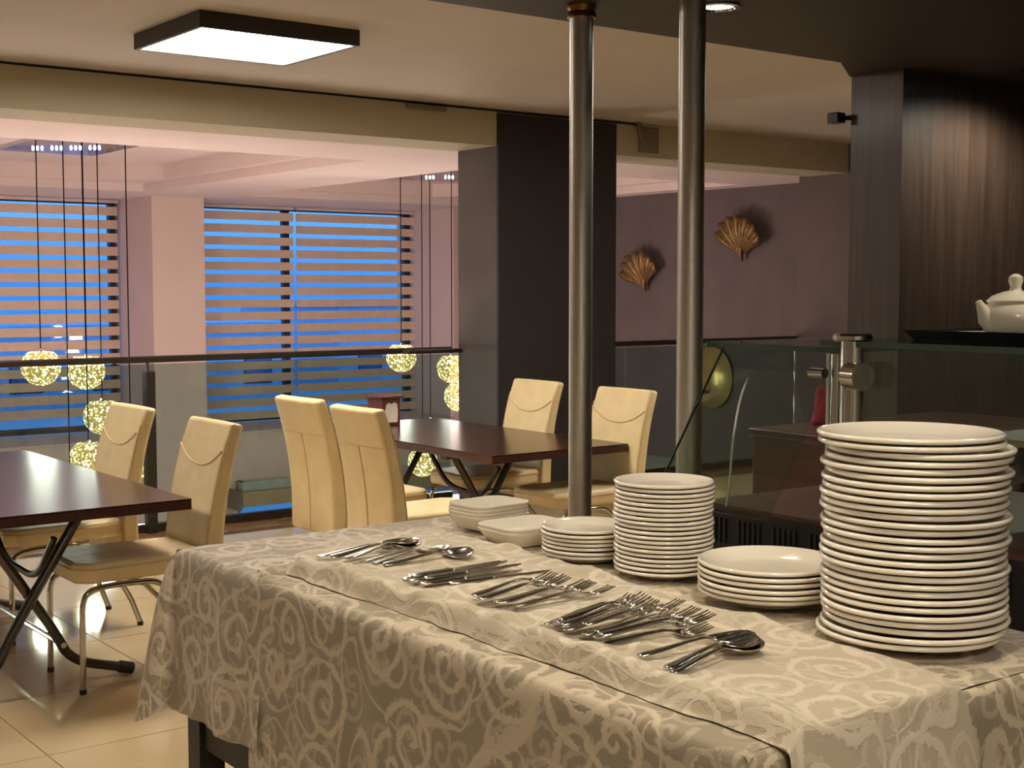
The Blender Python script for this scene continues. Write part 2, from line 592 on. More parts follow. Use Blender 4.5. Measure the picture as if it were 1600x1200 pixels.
# pillar: charcoal body, black painted front
pl = struct(B(6.042, 7.19, YB + 0.004, YB2, -3.4, ZB).build('wall_pillar', 'grey_paint'))
B(6.042, 7.19, YB - 0.02, YB + 0.004, -0.01, ZC - 0.03).build('painted_front', 'black_paint', pl)
# window wall
YW, YS = 16.07, 15.0      # glass plane, front of columns and lower wall
wf = MB()
wf.box(-4.0, 6.9, YS, 16.4, -3.4, -0.1).box(6.9, 7.25, YS, 16.4, -3.4, -0.1).box(10.7, 12.0, YS, 16.4, -3.4, -0.1)
wf.box(7.25, 10.7, YS, 16.4, -0.95, -0.1).box(7.25, 10.7, YS, 16.4, -3.4, -2.7)
wf.box(-4.0, 1.6, YS, 16.4, -0.1, VZ).box(6.222, 6.86, YS, 16.4, -0.1, VZ).box(10.397, 12.0, YS, 16.4, -0.1, VZ)
struct(wf.build('wall_far', 'void_wall'))
struct(B(1.6, 6.222, YS - 0.03, 16.0, -0.1, -0.075).build('trim_3', 'void_wall', None, False, 0.006))
struct(B(6.86, 10.397, YS - 0.03, 16.0, -0.1, -0.075).build('trim_4', 'void_wall', None, False, 0.006))

def window(n, x0, x1, z0, z1, mull, y=YW):
    w = struct(empty('window_%d' % n, ((x0 + x1) / 2, y, z0)))
    def part(name, m, *a):
        o = B(*a).build(name, m)
        o.parent = w
        o.matrix_parent_inverse = Matrix.Translation(-w.location)
        return o
    f = 0.09
    part('window_frame', 'frame', x0, x0 + f, y, y + 0.08, z0, z1)
    part('window_frame', 'frame', x1 - f, x1, y, y + 0.08, z0, z1)
    part('window_frame', 'frame', x0 + f, x1 - f, y, y + 0.08, z0, z0 + 0.07)
    part('window_frame', 'frame', x0 + f, x1 - f, y, y + 0.08, z1 - 0.05, z1)
    xs = [x0 + f] + mull + [x1 - f]
    for i in range(len(xs) - 1):
        a = xs[i] + (0.045 if i else 0)
        b = xs[i + 1] - (0.045 if i < len(xs) - 2 else 0)
        part('pane', 'pane', a, b, y + 0.035, y + 0.045, z0 + 0.07, z1 - 0.05)
        if i:
            part('mullion', 'frame', xs[i] - 0.045, xs[i] + 0.045, y, y + 0.08, z0 + 0.07, z1 - 0.05)
window(1, 1.6, 6.222, -0.07, VZ, [3.3, 4.75])
window(2, 6.86, 10.397, -0.07, VZ, [8.49])
window(3, 7.25, 10.7, -2.7, -0.95, [8.4, 9.6], 15.15)
# side walls, right wall with the shells and its nearer, thicker part
struct(B(10.6, 12.0, 8.70, YS, -3.4, VZ).build('wall_right', 'purple'))
struct(B(10.0, 12.0, -3.0, 8.74, -3.4, ZC + 0.3).build('wall_right_near', 'purple'))
struct(B(-4.3, -4.0, -3.0, 16.4, -3.4, ZC + 0.3).build('wall_left', 'dull_wall'))
struct(B(-4.3, 12.0, -3.3, -3.0, -3.4, ZC + 0.3).build('wall_back', 'dull_wall'))
struct(B(-4.3, 12.0, 4.0, 16.4, -3.6, -3.4).build('floor_lower', 'lower_tile'))
struct(B(-4.0, 10.0, 4.0, 4.2, -3.4, -0.36).build('wall_lower', 'dull_wall'))
tag(B(9.3, 10.598, 8.95, 13.2, -0.42, -0.25).build('ledge', 'palecut', None, False, 0.01), 'pale ledge seen through the glass below the mauve wall', 'ledge')
# dark soffit over the buffet and the veneered partition
ZS = 2.397
sf = MB()
sf.prism([(0.9, -1.2), (7.0, -1.2), (7.0, 3.26), (3.99, 3.26), (3.72, 3.078), (0.9, 3.078)], 'z', ZS, ZC)
struct(sf.build('ceiling_soffit', 'soffit'))
tag(B(0.9, 2.3, 3.079, 3.10, ZS + 0.012, ZS + 0.06).build('edge_strip', 'brass'), 'brass edge strip along the dark soffit', 'strip')
struct(B(3.997, 7.0, 3.031, 3.255, 0.0, ZS - 0.001).build('wall_veneer', 'wallwood'))

# ================================================================== LAMPS
def ceiling_lamp(x0, x1, y0, y1, label):
    cx, cy = (x0 + x1) / 2, (y0 + y1) / 2
    t = tag(empty('ceiling_lamp', (cx, cy, ZC)), label, 'lamp', 'square ceiling lamps')
    w, d, h, k = (x1 - x0) / 2, (y1 - y0) / 2, 0.08, 0.022
    fr = MB()
    fr.box(-w, w, -d, -d + k, -h, -0.001).box(-w, w, d - k, d, -h, -0.001).box(-w, -w + k, -d + k, d - k, -h, -0.001).box(w - k, w, -d + k, d - k, -h, -0.001)
    fr.build('frame', 'lampframe', t)
    B(-w + k, w - k, -d + k, d - k, -h + 0.006, -h + 0.012).build('diffuser', 'diffuser', t)
    return t
ceiling_lamp(2.783, 3.652, 6.10, 6.90, 'square black-framed lit ceiling lamp above the dining tables')
ceiling_lamp(-0.6, 0.27, 6.10, 6.90, 'added square fill lamp on the ceiling, out of view to the left of the dining tables')  # extra lamp outside the view, added to light the gallery from the left
ceiling_lamp(-0.6, 0.27, -1.5, -0.7, 'added square fill lamp on the ceiling behind the viewer')  # unseen lamp added to light the gallery from behind the camera

ceiling_lamp(6.4, 7.27, 4.2, 5.0, 'added square fill lamp on the ceiling, hidden behind the veneered partition')  # added lamp the partition and soffit hide, raises light on the right
def added_lower_lamp(x, y, label):  # unseen lamps added below the gallery so the void gets bounced light
    t = tag(empty('ceiling_lamp', (x, y, -0.43)), label, 'lamp', 'added lower floor fill lamps')
    B(-0.45, 0.45, -0.45, 0.45, -0.05, 0.0).build('frame', 'lampframe', t)
    B(-0.42, 0.42, -0.42, 0.42, -0.062, -0.052).build('diffuser', 'added_diffuser', t)
added_lower_lamp(2.0, 7.6, 'added square fill lamp under the gallery on the lower floor, out of view')
added_lower_lamp(6.0, 7.6, 'added square fill lamp under the gallery beside the pillar, out of view')

def downlight(x, y, label, watts=SPOT_W, ang=110):
    t = tag(empty('downlight', (x, y, ZS)), label, 'lamp', 'soffit downlights')
    MB().lathe([(0.062, -0.0015), (0.062, -0.008), (0.05, -0.010), (0.046, -0.002)], 28).build('trim_ring', 'chrome', t, True)
    MB().lathe([(0.044, -0.0012), (0.044, -0.004)], 24).build('lens', 'spot', t)
    ld = bpy.data.lights.new('downlight_beam', 'SPOT')
    ld.energy = watts
    ld.color = (1.0, 0.88, 0.72)
    ld.spot_size = math.radians(ang)
    ld.spot_blend = 0.6
    ld.shadow_soft_size = 0.05
    lo = bpy.data.objects.new('downlight_beam', ld)
    C.objects.link(lo)
    lo.parent = t
    lo.location = (0, 0, -0.02)
downlight(2.705, 2.66, 'round recessed downlight in the dark soffit beside the right steel pole', SPOT_W * 1.6)
downlight(2.705, 1.35, 'recessed downlight above the glass counter, out of view', SPOT_W * 2.2)
downlight(1.35, 2.35, 'recessed downlight above the far half of the buffet, out of view', SPOT_W * 4.0)
downlight(1.35, 1.10, 'recessed downlight above the near half of the buffet, out of view', SPOT_W * 4.0)
downlight(4.36, 2.74, 'recessed downlight washing the veneered partition, out of view', SPOT_W * 3.0, 160)

globe_prof = []
for i in range(15):
    a = -PI / 2 + (PI / 2 + math.radians(52)) * i / 14
    globe_prof.append((max(0.146 * math.cos(a), 0.002), 0.146 * math.sin(a)))
globe_me = MB().lathe(globe_prof, 28).mesh('glass_globe', 'sparkle', 'all')
cap_me = MB().lathe([(0.02, 0.112), (0.02, 0.128), (0.008, 0.14)], 12).mesh('cap', 'chrome', True)

def chandelier(x0, x1, y0, y1, z, drops, label, leds):
    cx, cy = (x0 + x1) / 2, (y0 + y1) / 2
    t = tag(empty('chandelier', (cx, cy, z)), label, 'chandelier', 'globe chandeliers over the void')
    B(x0 - cx, x1 - cx, y0 - cy, y1 - cy, 0, 0.035).build('canopy', 'mirror', t, False, 0.004)
    B(-0.16, 0.16, -0.16, 0.16, 0.035, VZ2 - z - 0.001).build('canopy_box', 'void_ceiling', t)
    for lx, ly in leds:
        m = MB()
        for k in (-1, 0, 1):
            m.lathe([(0.006, -0.016), (0.009, -0.008), (0.009, 0.0)], 8, (lx - cx + k * 0.028, ly - cy - k * 0.02, 0))
        m.build('led_cluster', 'led', t)
    for gx, gy, gz in drops:
        px, py = min(max(gx, x0 + 0.03), x1 - 0.03), min(max(gy, y0 + 0.03), y1 - 0.03)
        MB().tube([(px - cx, py - cy, 0), (px - cx, py - cy, gz + 0.13 - z)], 0.0045, 6).build('cord', 'cord', t)
        g = bpy.data.objects.new('glass_globe', globe_me)
        C.objects.link(g)
        g.parent = t
        g.location = (px - cx, py - cy, gz - z)
        g.rotation_euler = (0, 0, random.uniform(0, 6))
        ld = bpy.data.lights.new('globe_core', 'POINT')
        ld.energy = GLOBE_W
        ld.color = (1.0, 0.90, 0.86)
        ld.shadow_soft_size = 0.10
        lo = bpy.data.objects.new('globe_core', ld)
        C.objects.link(lo)
        lo.parent = t
        lo.location = g.location
        c = bpy.data.objects.new('cap', cap_me)
        C.objects.link(c)
        c.parent = g
chandelier(3.27, 4.03, 9.86, 10.88, 2.69, [(3.46, 10.53, 1.037), (3.877, 10.712, 0.979), (3.963, 10.615, 0.625), (3.80, 10.487, 0.315), (3.91, 9.90, 0.336), (3.55, 10.2, -0.25)],
           'mirror-plate chandelier with sparkling glass globes, left of the railing post', [(3.47, 10.52), (3.58, 10.42), (3.69, 10.32), (3.80, 10.22)])
chandelier(7.10, 7.86, 10.35, 11.40, 2.69, [(7.166, 11.239, 0.969), (7.551, 10.938, 0.864), (7.541, 10.80, 0.60), (7.37, 11.04, 0.245), (7.33, 11.12, -0.05)],
           'mirror-plate chandelier with sparkling glass globes, beside the dark pillar', [(7.36, 11.02), (7.50, 10.90), (7.64, 10.78)])

chandelier(-0.55, 0.25, 9.9, 10.9, 2.55, [(-0.4, 10.5, 1.0), (0.0, 10.7, 0.9), (0.1, 10.2, 0.5), (-0.3, 10.1, 0.2)],
           'added mirror-plate chandelier lighting the void, out of view to the left', [(-0.2, 10.3), (0.0, 10.4)])  # third chandelier, added outside the view to brighten the void

# ================================================================== WINDOW BLINDS
def blind(x0, x1, ztop, n, label):
    cx = (x0 + x1) / 2
    t = tag(empty('zebra_blind', (cx, 15.96, ztop)), label, 'blind', 'zebra blinds at the windows')
    w = (x1 - x0) / 2
    me = B(-w, w, -0.004, 0.004, -0.052, 0.052).mesh('blind_slat', 'blind')
    for i in range(n):
        o = bpy.data.objects.new('blind_slat', me)
        C.objects.link(o)
        o.parent = t
        o.location = (0, 0, -0.13 - i * 0.158)
    B(-w, w, -0.03, 0.03, -0.035, 0.0).build('head_rail', 'void_wall', t)
    for sx in (-1, 1):
        MB().tube([(sx * (w - 0.02), 0.007, -0.03), (sx * (w - 0.02), 0.007, -0.13 - (n - 1) * 0.158)], 0.002, 5).build('cord', 'whitecable', t)
    return t
blind(7.00, 8.535, VZ - 0.005, 17, 'beige zebra blind on the left half of the right window')
b3 = blind(8.575, 10.44, VZ - 0.005, 17, 'beige zebra blind on the right half of the right window')
blind(4.05, 6.19, VZ - 0.005, 16, 'beige zebra blind on the left window behind the chandelier')
blind(1.7, 4.0, VZ - 0.005, 16, 'beige zebra blind on the left window, cut off by the left frame edge')
MB().tube(bend([(10.48, 15.9, 1.35), (10.52, 15.9, 1.2), (10.53, 15.9, 0.98), (10.48, 15.9, 0.92), (10.46, 15.9, 1.05), (10.47, 15.9, 1.33)], 0.06), 0.004, 6).build(
    'pull_chain', 'whitecable', b3).matrix_parent_inverse = Matrix.Translation(-b3.location)
# lower shutter box
t = tag(empty('shutter_box', (8.9, 14.9, -0.95)), 'grey roller shutter box on the wall below the right window', 'shutter')
B(-1.74, 1.78, -0.17, 0.095, 0.0, 0.18).build('casing', 'beige', t, False, 0.012)
B(-1.70, 1.74, -0.12, 0.095, 0.18, 0.29).build('top_cover', 'palecut', t, False, 0.012)
B(-1.80, -1.741, -0.19, 0.095, -0.03, 0.2).build('end_bracket', 'greyplate', t, False, 0.006)
MB().tube(bend([(-1.77, -0.1, 0.2), (-1.76, -0.1, 0.32), (-1.70, -0.1, 0.30), (-1.66, -0.1, 0.26)], 0.03), 0.01, 6).build('hook', 'darktube', t, True)

# ================================================================== OUTSIDE
struct(B(-60, 90, 16.5, 140, -4.2, -4.0).build('ground', 'ground'))
def house(x0, x1, y0, y1, h, label, nx, nz):
    t = tag(empty('building', ((x0 + x1) / 2, y0, -4.0)), label, 'building')
    w = (x1 - x0) / 2
    B(-w, w, 0, y1 - y0, 0, h).build('wall', 'facade', t)
    B(-w - 0.25, w + 0.25, -0.25, y1 - y0, h, h + 0.35).build('parapet', 'facade', t)
    for i in range(nx):
        for k in range(nz):
            cx = -w + (i + 0.5) * 2 * w / nx
            f = B(cx - 0.75, cx + 0.75, -0.04, 0.0, 0.9 + k * 3, 2.4 + k * 3).build('window', 'frame', t)
            B(cx - 0.66, cx + 0.66, -0.05, -0.041, 0.98 + k * 3, 2.32 + k * 3).build('pane', 'facade_dark', f)
house(14, 33, 62, 72, 3.6, 'low blue-grey building across the street behind the left window', 5, 1)
house(38, 66, 66, 78, 4.6, 'long blue-grey building across the street behind the right window', 7, 1)

# ================================================================== RAILING
def railing(x0, x1, posts, joints, label):
    t = tag(empty('glass_railing', ((x0 + x1) / 2, YR, 0)), label, 'railing', 'glass railings along the gallery edge')
    cx = (x0 + x1) / 2
    B(x0 - cx, x1 - cx, -0.03, 0.03, 1.142, 1.185).build('top_rail', 'rail', t, False, 0.008)
    B(x0 - cx, x1 - cx, -0.025, 0.025, 0.002, 0.06).build('base_channel', 'rail', t)
    xs = [x0] + joints + [x1]
    for i in range(len(xs) - 1):
        g = 0.006
        B(xs[i] + g - cx, xs[i + 1] - g - cx, -0.005, 0.005, 0.06, 1.13).build('glass_panel', 'railglass', t)
    for px in posts:
        p = B(px - cx - 0.035, px - cx + 0.035, -0.075, -0.01, 0.002, 1.085).build('post', 'rail', t, False, 0.006)
        MB().tube([(px - cx, -0.03, 1.085), (px - cx, -0.02, 1.142)], 0.011, 10).build('spigot', 'darktube', p)
railing(-3.99, 6.035, [-2.4, 0.6, 3.575], [-2.4, 0.6, 3.575], 'glass railing with dark handrail left of the dark pillar')
railing(7.195, 9.995, [], [7.84], 'glass railing with dark handrail right of the dark pillar')
tag(B(5.55, 6.038, 8.60, 8.70, 1.145, 1.175).build('rail_stub', 'rail', None, False, 0.008), 'short dark handrail stub fixed to the pillar side', 'rail')

# ================================================================== BEAM FITTINGS
tag(MB().tube([(-3.9, 8.155, 2.932), (5.2, 8.155, 2.93), (7.43, 8.155, 2.925)], 0.006, 6).build('cable', 'cord'), 'thin dark cable along the top of the beam', 'cable')
tag(B(5.25, 5.58, 8.135, 8.164, 2.885, 2.92).build('rail_bracket', 'greyplate', None, False, 0.004), 'short grey metal rail piece on the beam', 'bracket')
t = tag(empty('cover_plate', (7.54, 8.16, 2.81)), 'grey square cover plate on the beam right of the pillar', 'cover plate')
B(-0.105, 0.105, -0.014, 0.004, -0.10, 0.10).build('plate', 'greyplate', t, False, 0.012)
for sx in (-1, 1):
    for sz in (-1, 1):
        MB().tube([(sx * 0.085, -0.014, sz * 0.08), (sx * 0.085, -0.017, sz * 0.08)], 0.005, 8).build('screw', 'darktube', t)
tag(MB().tube(bend([(7.40, 8.12, 2.935), (7.40, 8.11, 2.86), (7.41, 8.10, 2.80), (7.45, 8.11, 2.77)], 0.04), 0.018, 8).build('wall_hook', 'greyplate', None, True),
    'small grey hook at the cable end beside the cover plate', 'hook')

# ================================================================== WALL SHELLS
def shell(y, z, r, tilt, label):
    t = tag(empty('wall_shell', (10.6, y, z)), label, 'wall decoration', 'gilded wall shells')
    m = MB()
    n, k = 63, 8
    rows = []
    for j in range(k + 1):
        s = 0.10 + 0.90 * j / k
        row = []
        for i in range(n + 1):
            u = i / n
            a = tilt + math.radians(-66 + 132 * u)
            rib = abs(math.sin(u * PI * 7))
            rr = r * s * (1.0 - 0.07 * (1 - rib) * s - 0.14 * abs(2 * u - 1) ** 2.5)
            outw = 0.05 + 0.12 * math.sin(s * 2.0) * (0.6 + 0.4 * math.cos((u - 0.5) * PI)) + 0.045 * rib * s
            row.append((-outw, math.sin(a) * rr, math.cos(a) * rr - 0.2))
        rows.append(row)
    m.grid(rows)
    o = m.build('fan', 'gold', t, 'all')
    sd = o.modifiers.new('thick', 'SOLIDIFY')
    sd.thickness = 0.012
    MB().tube([(-0.08, 0, -0.12), (-0.08, 0, -0.2), (-0.06, 0, -0.26)], [0.035, 0.026, 0.012], 10).build('stem', 'gold', t, True)
    MB().tube([(-0.001, 0, -0.05), (-0.09, 0, -0.05)], 0.03, 10).build('wall_bracket', 'gold', t)
shell(11.44, 1.85, 0.40, math.radians(10), 'gilded ribbed shell on the mauve wall, the lower left one between the steel poles')
shell(9.97, 2.17, 0.42, math.radians(-4), 'gilded ribbed shell on the mauve wall, the upper one right of the poles')
t = tag(empty('gold_disc', (10.6, 10.42, 0.68)), 'pale gold oval disc hung low on the mauve wall behind glass', 'wall decoration')
dm = MB()
rows = [[(-0.03 - 0.09 * (1 - s * s), math.cos(a) * 0.30 * s, math.sin(a) * 0.33 * s) for a in [2 * PI * q / 32 for q in range(32)]] for s in (1.0, 0.9, 0.7, 0.45, 0.2, 0.02)]
dm.grid(rows, close_u=True)
dm.build('disc', 'golddisc', t, 'all')
MB().lathe([(0.05, 0.0), (0.04, 0.02), (0.01, 0.03)], 14, (-0.13, 0, -0.16)).build('boss', 'brass', t, True)

# ================================================================== DINING TABLES
def x_table(x0, x1, y0, y1, legs, label):
    cx, cy = (x0 + x1) / 2, (y0 + y1) / 2
    t = tag(empty('dining_table', (cx, cy, 0)), label, 'table', 'dark dining tables')
    w, d = (x1 - x0) / 2, (y1 - y0) / 2
    B(-w, w, -d, d, 0.752, 0.76).build('top_surface', 'tabletop', t)
    B(-w, w, -d, d, 0.715, 0.752).build('top_edge', 'tableedge', t)
    for lx, ly in legs:
        for s in (-1, 1):
            yy = ly + s * 0.022
            p = bend([(lx - s * 0.20, yy, 0.713), (lx + s * 0.10, yy, 0.23), (lx + s * 0.165, yy, 0.095), (lx + s * 0.40, yy, 0.03)], 0.10)
            L = MB().tube([q for q in p], 0.021, 10).build('leg', 'darktube', t, True)
            a, b = p[-2], p[-1]
            dr = (b - a).normalized()
            MB().tube([b - dr * 0.03, b + dr * 0.03], 0.026, 10).build('foot_cap', 'rubber', L, True)
        B(lx - 0.28, lx + 0.28, ly - 0.03, ly + 0.03, 0.695, 0.714).build('bracket', 'darktube', t)
    (ax, ay), (bx, by) = legs
    for s in (-1, 1):
        MB().tube([(ax + s * 0.13, ay, 0.17), (bx + s * 0.13, by, 0.17)], 0.012, 8).build('stretcher', 'chrome', t)
    MB().tube(bend([(ax + 0.10, ay, 0.62), (ax + 0.06, ay + 0.1, 0.44), (ax + 0.02, ay + 0.4, 0.48), (ax + 0.0, ay + 0.6, 0.712)], 0.09), 0.015, 8).build('folding_stay', 'darktube', t, True)
    return t
x_table(1.23, 2.373, 5.355, 7.517, [(-0.04, -0.88), (-0.04, 0.55)], 'dark wenge dining table cut by the left frame edge')
x_table(4.236, 5.188, 5.768, 7.72, [(-0.18, -0.50), (-0.02, 0.62)], 'dark wenge dining table between the buffet and the dark pillar')
t = tag(empty('napkin_box', (4.66, 7.52, 0.76), math.radians(8)), 'small red-brown wooden box with a white cut-out on the right dining table', 'box')
B(-0.075, 0.075, -0.075, 0.075, 0.0, 0.175).build('body', 'redwood', t, False, 0.004)
B(-0.093, 0.093, -0.093, 0.093, 0.175, 0.19).build('lid', 'redwood', t, False, 0.004)
pts = [(-0.048, 0.02), (0.048, 0.02), (0.052, 0.09)] + [(0.046 - 0.011 * k, 0.135 + 0.012 * abs(math.sin(k * PI / 4))) for k in range(9)] + [(-0.052, 0.09)]
MB().prism(pts, 'y', -0.0775, -0.0751).build('cut_out', 'paper', t)

# ================================================================== CHAIRS (front = +x)
def make_chair():
    t = empty('dining_chair')
    W = 0.225
    sm = MB()
    rows = []
    st = [(-0.24, 0.0), (-0.1, 0.004), (0.1, 0.010), (0.27, 0.004), (0.32, -0.008)]
    outline = [(-0.25, -W + 0.02), (0.26, -W), (0.325, -W + 0.05), (0.325, W - 0.05), (0.26, W), (-0.25, W - 0.02)]
    sm.prism(outline, 'z', 0.445, 0.53)
    sm.build('seat', 'leather', t, False, 0.022, seg=4)
    sp = MB()
    ring = [(p[0] * 1.003, p[1] * 1.01, 0.505) for p in outline]
    sp.tube(bend(ring, 0.03), 0.0035, 6).build('piping', 'piping', t)
    # backrest: profile in x,z
    fr, bk = [], []
    for i in range(13):
        s = i / 12
        z = 0.33 + s * 0.735
        u = max(0.0, (z - 0.5) / 0.56)
        xf = -0.225 - 0.05 * u - 0.075 * u ** 2.2
        th = 0.085 - 0.022 * u
        fr.append((xf, z))
        bk.append((xf - th, z - 0.012 * u))
    bm_ = MB()
    rowz = []
    nW = 8
    for (xf, zf), (xb, zb) in zip(fr, bk):
        row = []
        for k in range(nW + 1):
            y = -W + 2 * W * k / nW
            row.append((xf - 0.012 * math.sin(PI * k / nW), y, zf))
        for k in range(nW, -1, -1):
            y = -W + 2 * W * k / nW
            row.append((xb - 0.010 * math.sin(PI * k / nW), y, zb))
        rowz.append(row)
    bm_.grid(rowz, close_u=True)
    n = 2 * (nW + 1)
    bm_.f.append(tuple(range(n))[::-1])
    bm_.f.append(tuple(range(12 * n, 13 * n)))
    bo = bm_.build('backrest', 'leather', t, False, 0.018, seg=4)
    def xf_at(z):
        u = max(0.0, (z - 0.5) / 0.56)
        return -0.225 - 0.05 * u - 0.075 * u ** 2.2
    def th_at(z):
        return 0.085 - 0.022 * max(0.0, (z - 0.5) / 0.56)
    sw = []
    for k in range(17):
        u = -1 + 2 * k / 16
        z = 0.945 - 0.075 * (1 - abs(u) ** 2.2)
        sw.append((xf_at(z) - 0.012 * math.cos(u * PI / 2) + 0.001, u * W * 0.965, z))
    MB().tube(sw, 0.0045, 6).build('swag_piping', 'piping', bo)
    for s in (-1, 1):
        MB().tube([(xf_at(0.35 + 0.07 * k) - 0.006, s * (W - 0.001), 0.35 + 0.07 * k) for k in range(10)], 0.0025, 6).build('side_piping', 'piping', bo)
    zz = 0.88
    MB().tube([(xf_at(zz) - th_at(zz) - 0.010 * math.sin(PI * k / 8), (-W + 2 * W * k / 8) * 0.93, zz - 0.01) for k in range(9)], 0.004, 6).build('cross_seam', 'piping', bo)
    MB().tube([(xf_at(z) - th_at(z) - 0.0105, 0.0, z - 0.008) for z in [0.36 + 0.52 * k / 9 for k in range(10)]], 0.004, 6).build('centre_seam', 'piping', bo)
    for s in (-1, 1):
        y = s * (W - 0.02)
        fl_ = bend([(0.30, y, 0.012), (0.295, y, 0.41), (0.20, y, 0.432), (0.05, y, 0.43)], 0.075, 8)
        L = MB().tube(fl_, 0.0125, 10).build('leg', 'chrome', t, True)
        MB().tube([(0.30, y, 0.0), (0.30, y, 0.02)], 0.0145, 10).build('foot_cap', 'rubber', L)
        rl = bend([(0.05, y, 0.43), (-0.03, y, 0.425), (-0.25, y, 0.19), (-0.315, y, 0.012)], 0.08, 8)
        L = MB().tube(rl, 0.0125, 10).build('leg', 'chrome', t, True)
        MB().tube([(-0.316, y, 0.0), (-0.313, y, 0.02)], 0.0145, 10).build('foot_cap', 'rubber', L)
    MB().tube([(0.05, -W + 0.02, 0.425), (0.05, W - 0.02, 0.425)], 0.011, 8).build('cross_bar', 'chrome', t)
    return t
chair0 = make_chair()
spots = [(2.215, 5.595, PI, 'cream leather dining chair at the left table, nearest the buffet'),
         (2.225, 6.56, PI, 'cream leather dining chair at the left table, beside the railing post'),
         (3.87, 6.49, 0.0, 'cream leather dining chair seen from behind, farther of the two with seamed backs'),
         (3.81, 5.79, 0.0, 'cream leather dining chair seen from behind, nearest the spoons and right table corner'),
         (4.96, 6.78, PI, 'cream leather dining chair in front of the dark pillar, left of the steel pole'),
         (4.93, 5.90, PI, 'cream leather dining chair facing the viewer between the two steel poles')]
for i, (x, y, rz, lab) in enumerate(spots):
    c = chair0 if i == 0 else copy_tree(chair0)
    c.location = (x, y, 0)
    c.rotation_euler = (0, 0, rz + random.uniform(-0.03, 0.03))
    tag(c, lab, 'chair', 'cream leather dining chairs')

# ================================================================== BUFFET TABLE
BX0, BX1, BY0, BY1, BZ = 1.232, 2.06, 1.145, 2.868, 1.06
t = tag(empty('buffet_table', ((BX0 + BX1) / 2, (BY0 + BY1) / 2, 0)), 'dark wooden buffet table under the patterned cloths', 'table')
cx, cy = t.location.x, t.location.y
w, d = (BX1 - BX0) / 2, (BY1 - BY0) / 2
B(-w + 0.01, w - 0.01, -d + 0.01, d - 0.01, BZ - 0.04, BZ - 0.006).build('table_top', 'framewood', t)
for lx in (-w + 0.045, w - 0.045):
    for ly in (-d + 0.045, 0.36, d - 0.045):
        B(lx - 0.03, lx + 0.03, ly - 0.03, ly + 0.03, 0, BZ - 0.041).build('leg', 'framewood', t)
    B(lx - 0.02, lx + 0.02, -d + 0.08, d - 0.08, 0.62, 0.69).build('stretcher', 'framewood', t)
B(-w + 0.08, w - 0.08, d - 0.065, d - 0.025, 0.62, 0.69).build('stretcher', 'framewood', t)

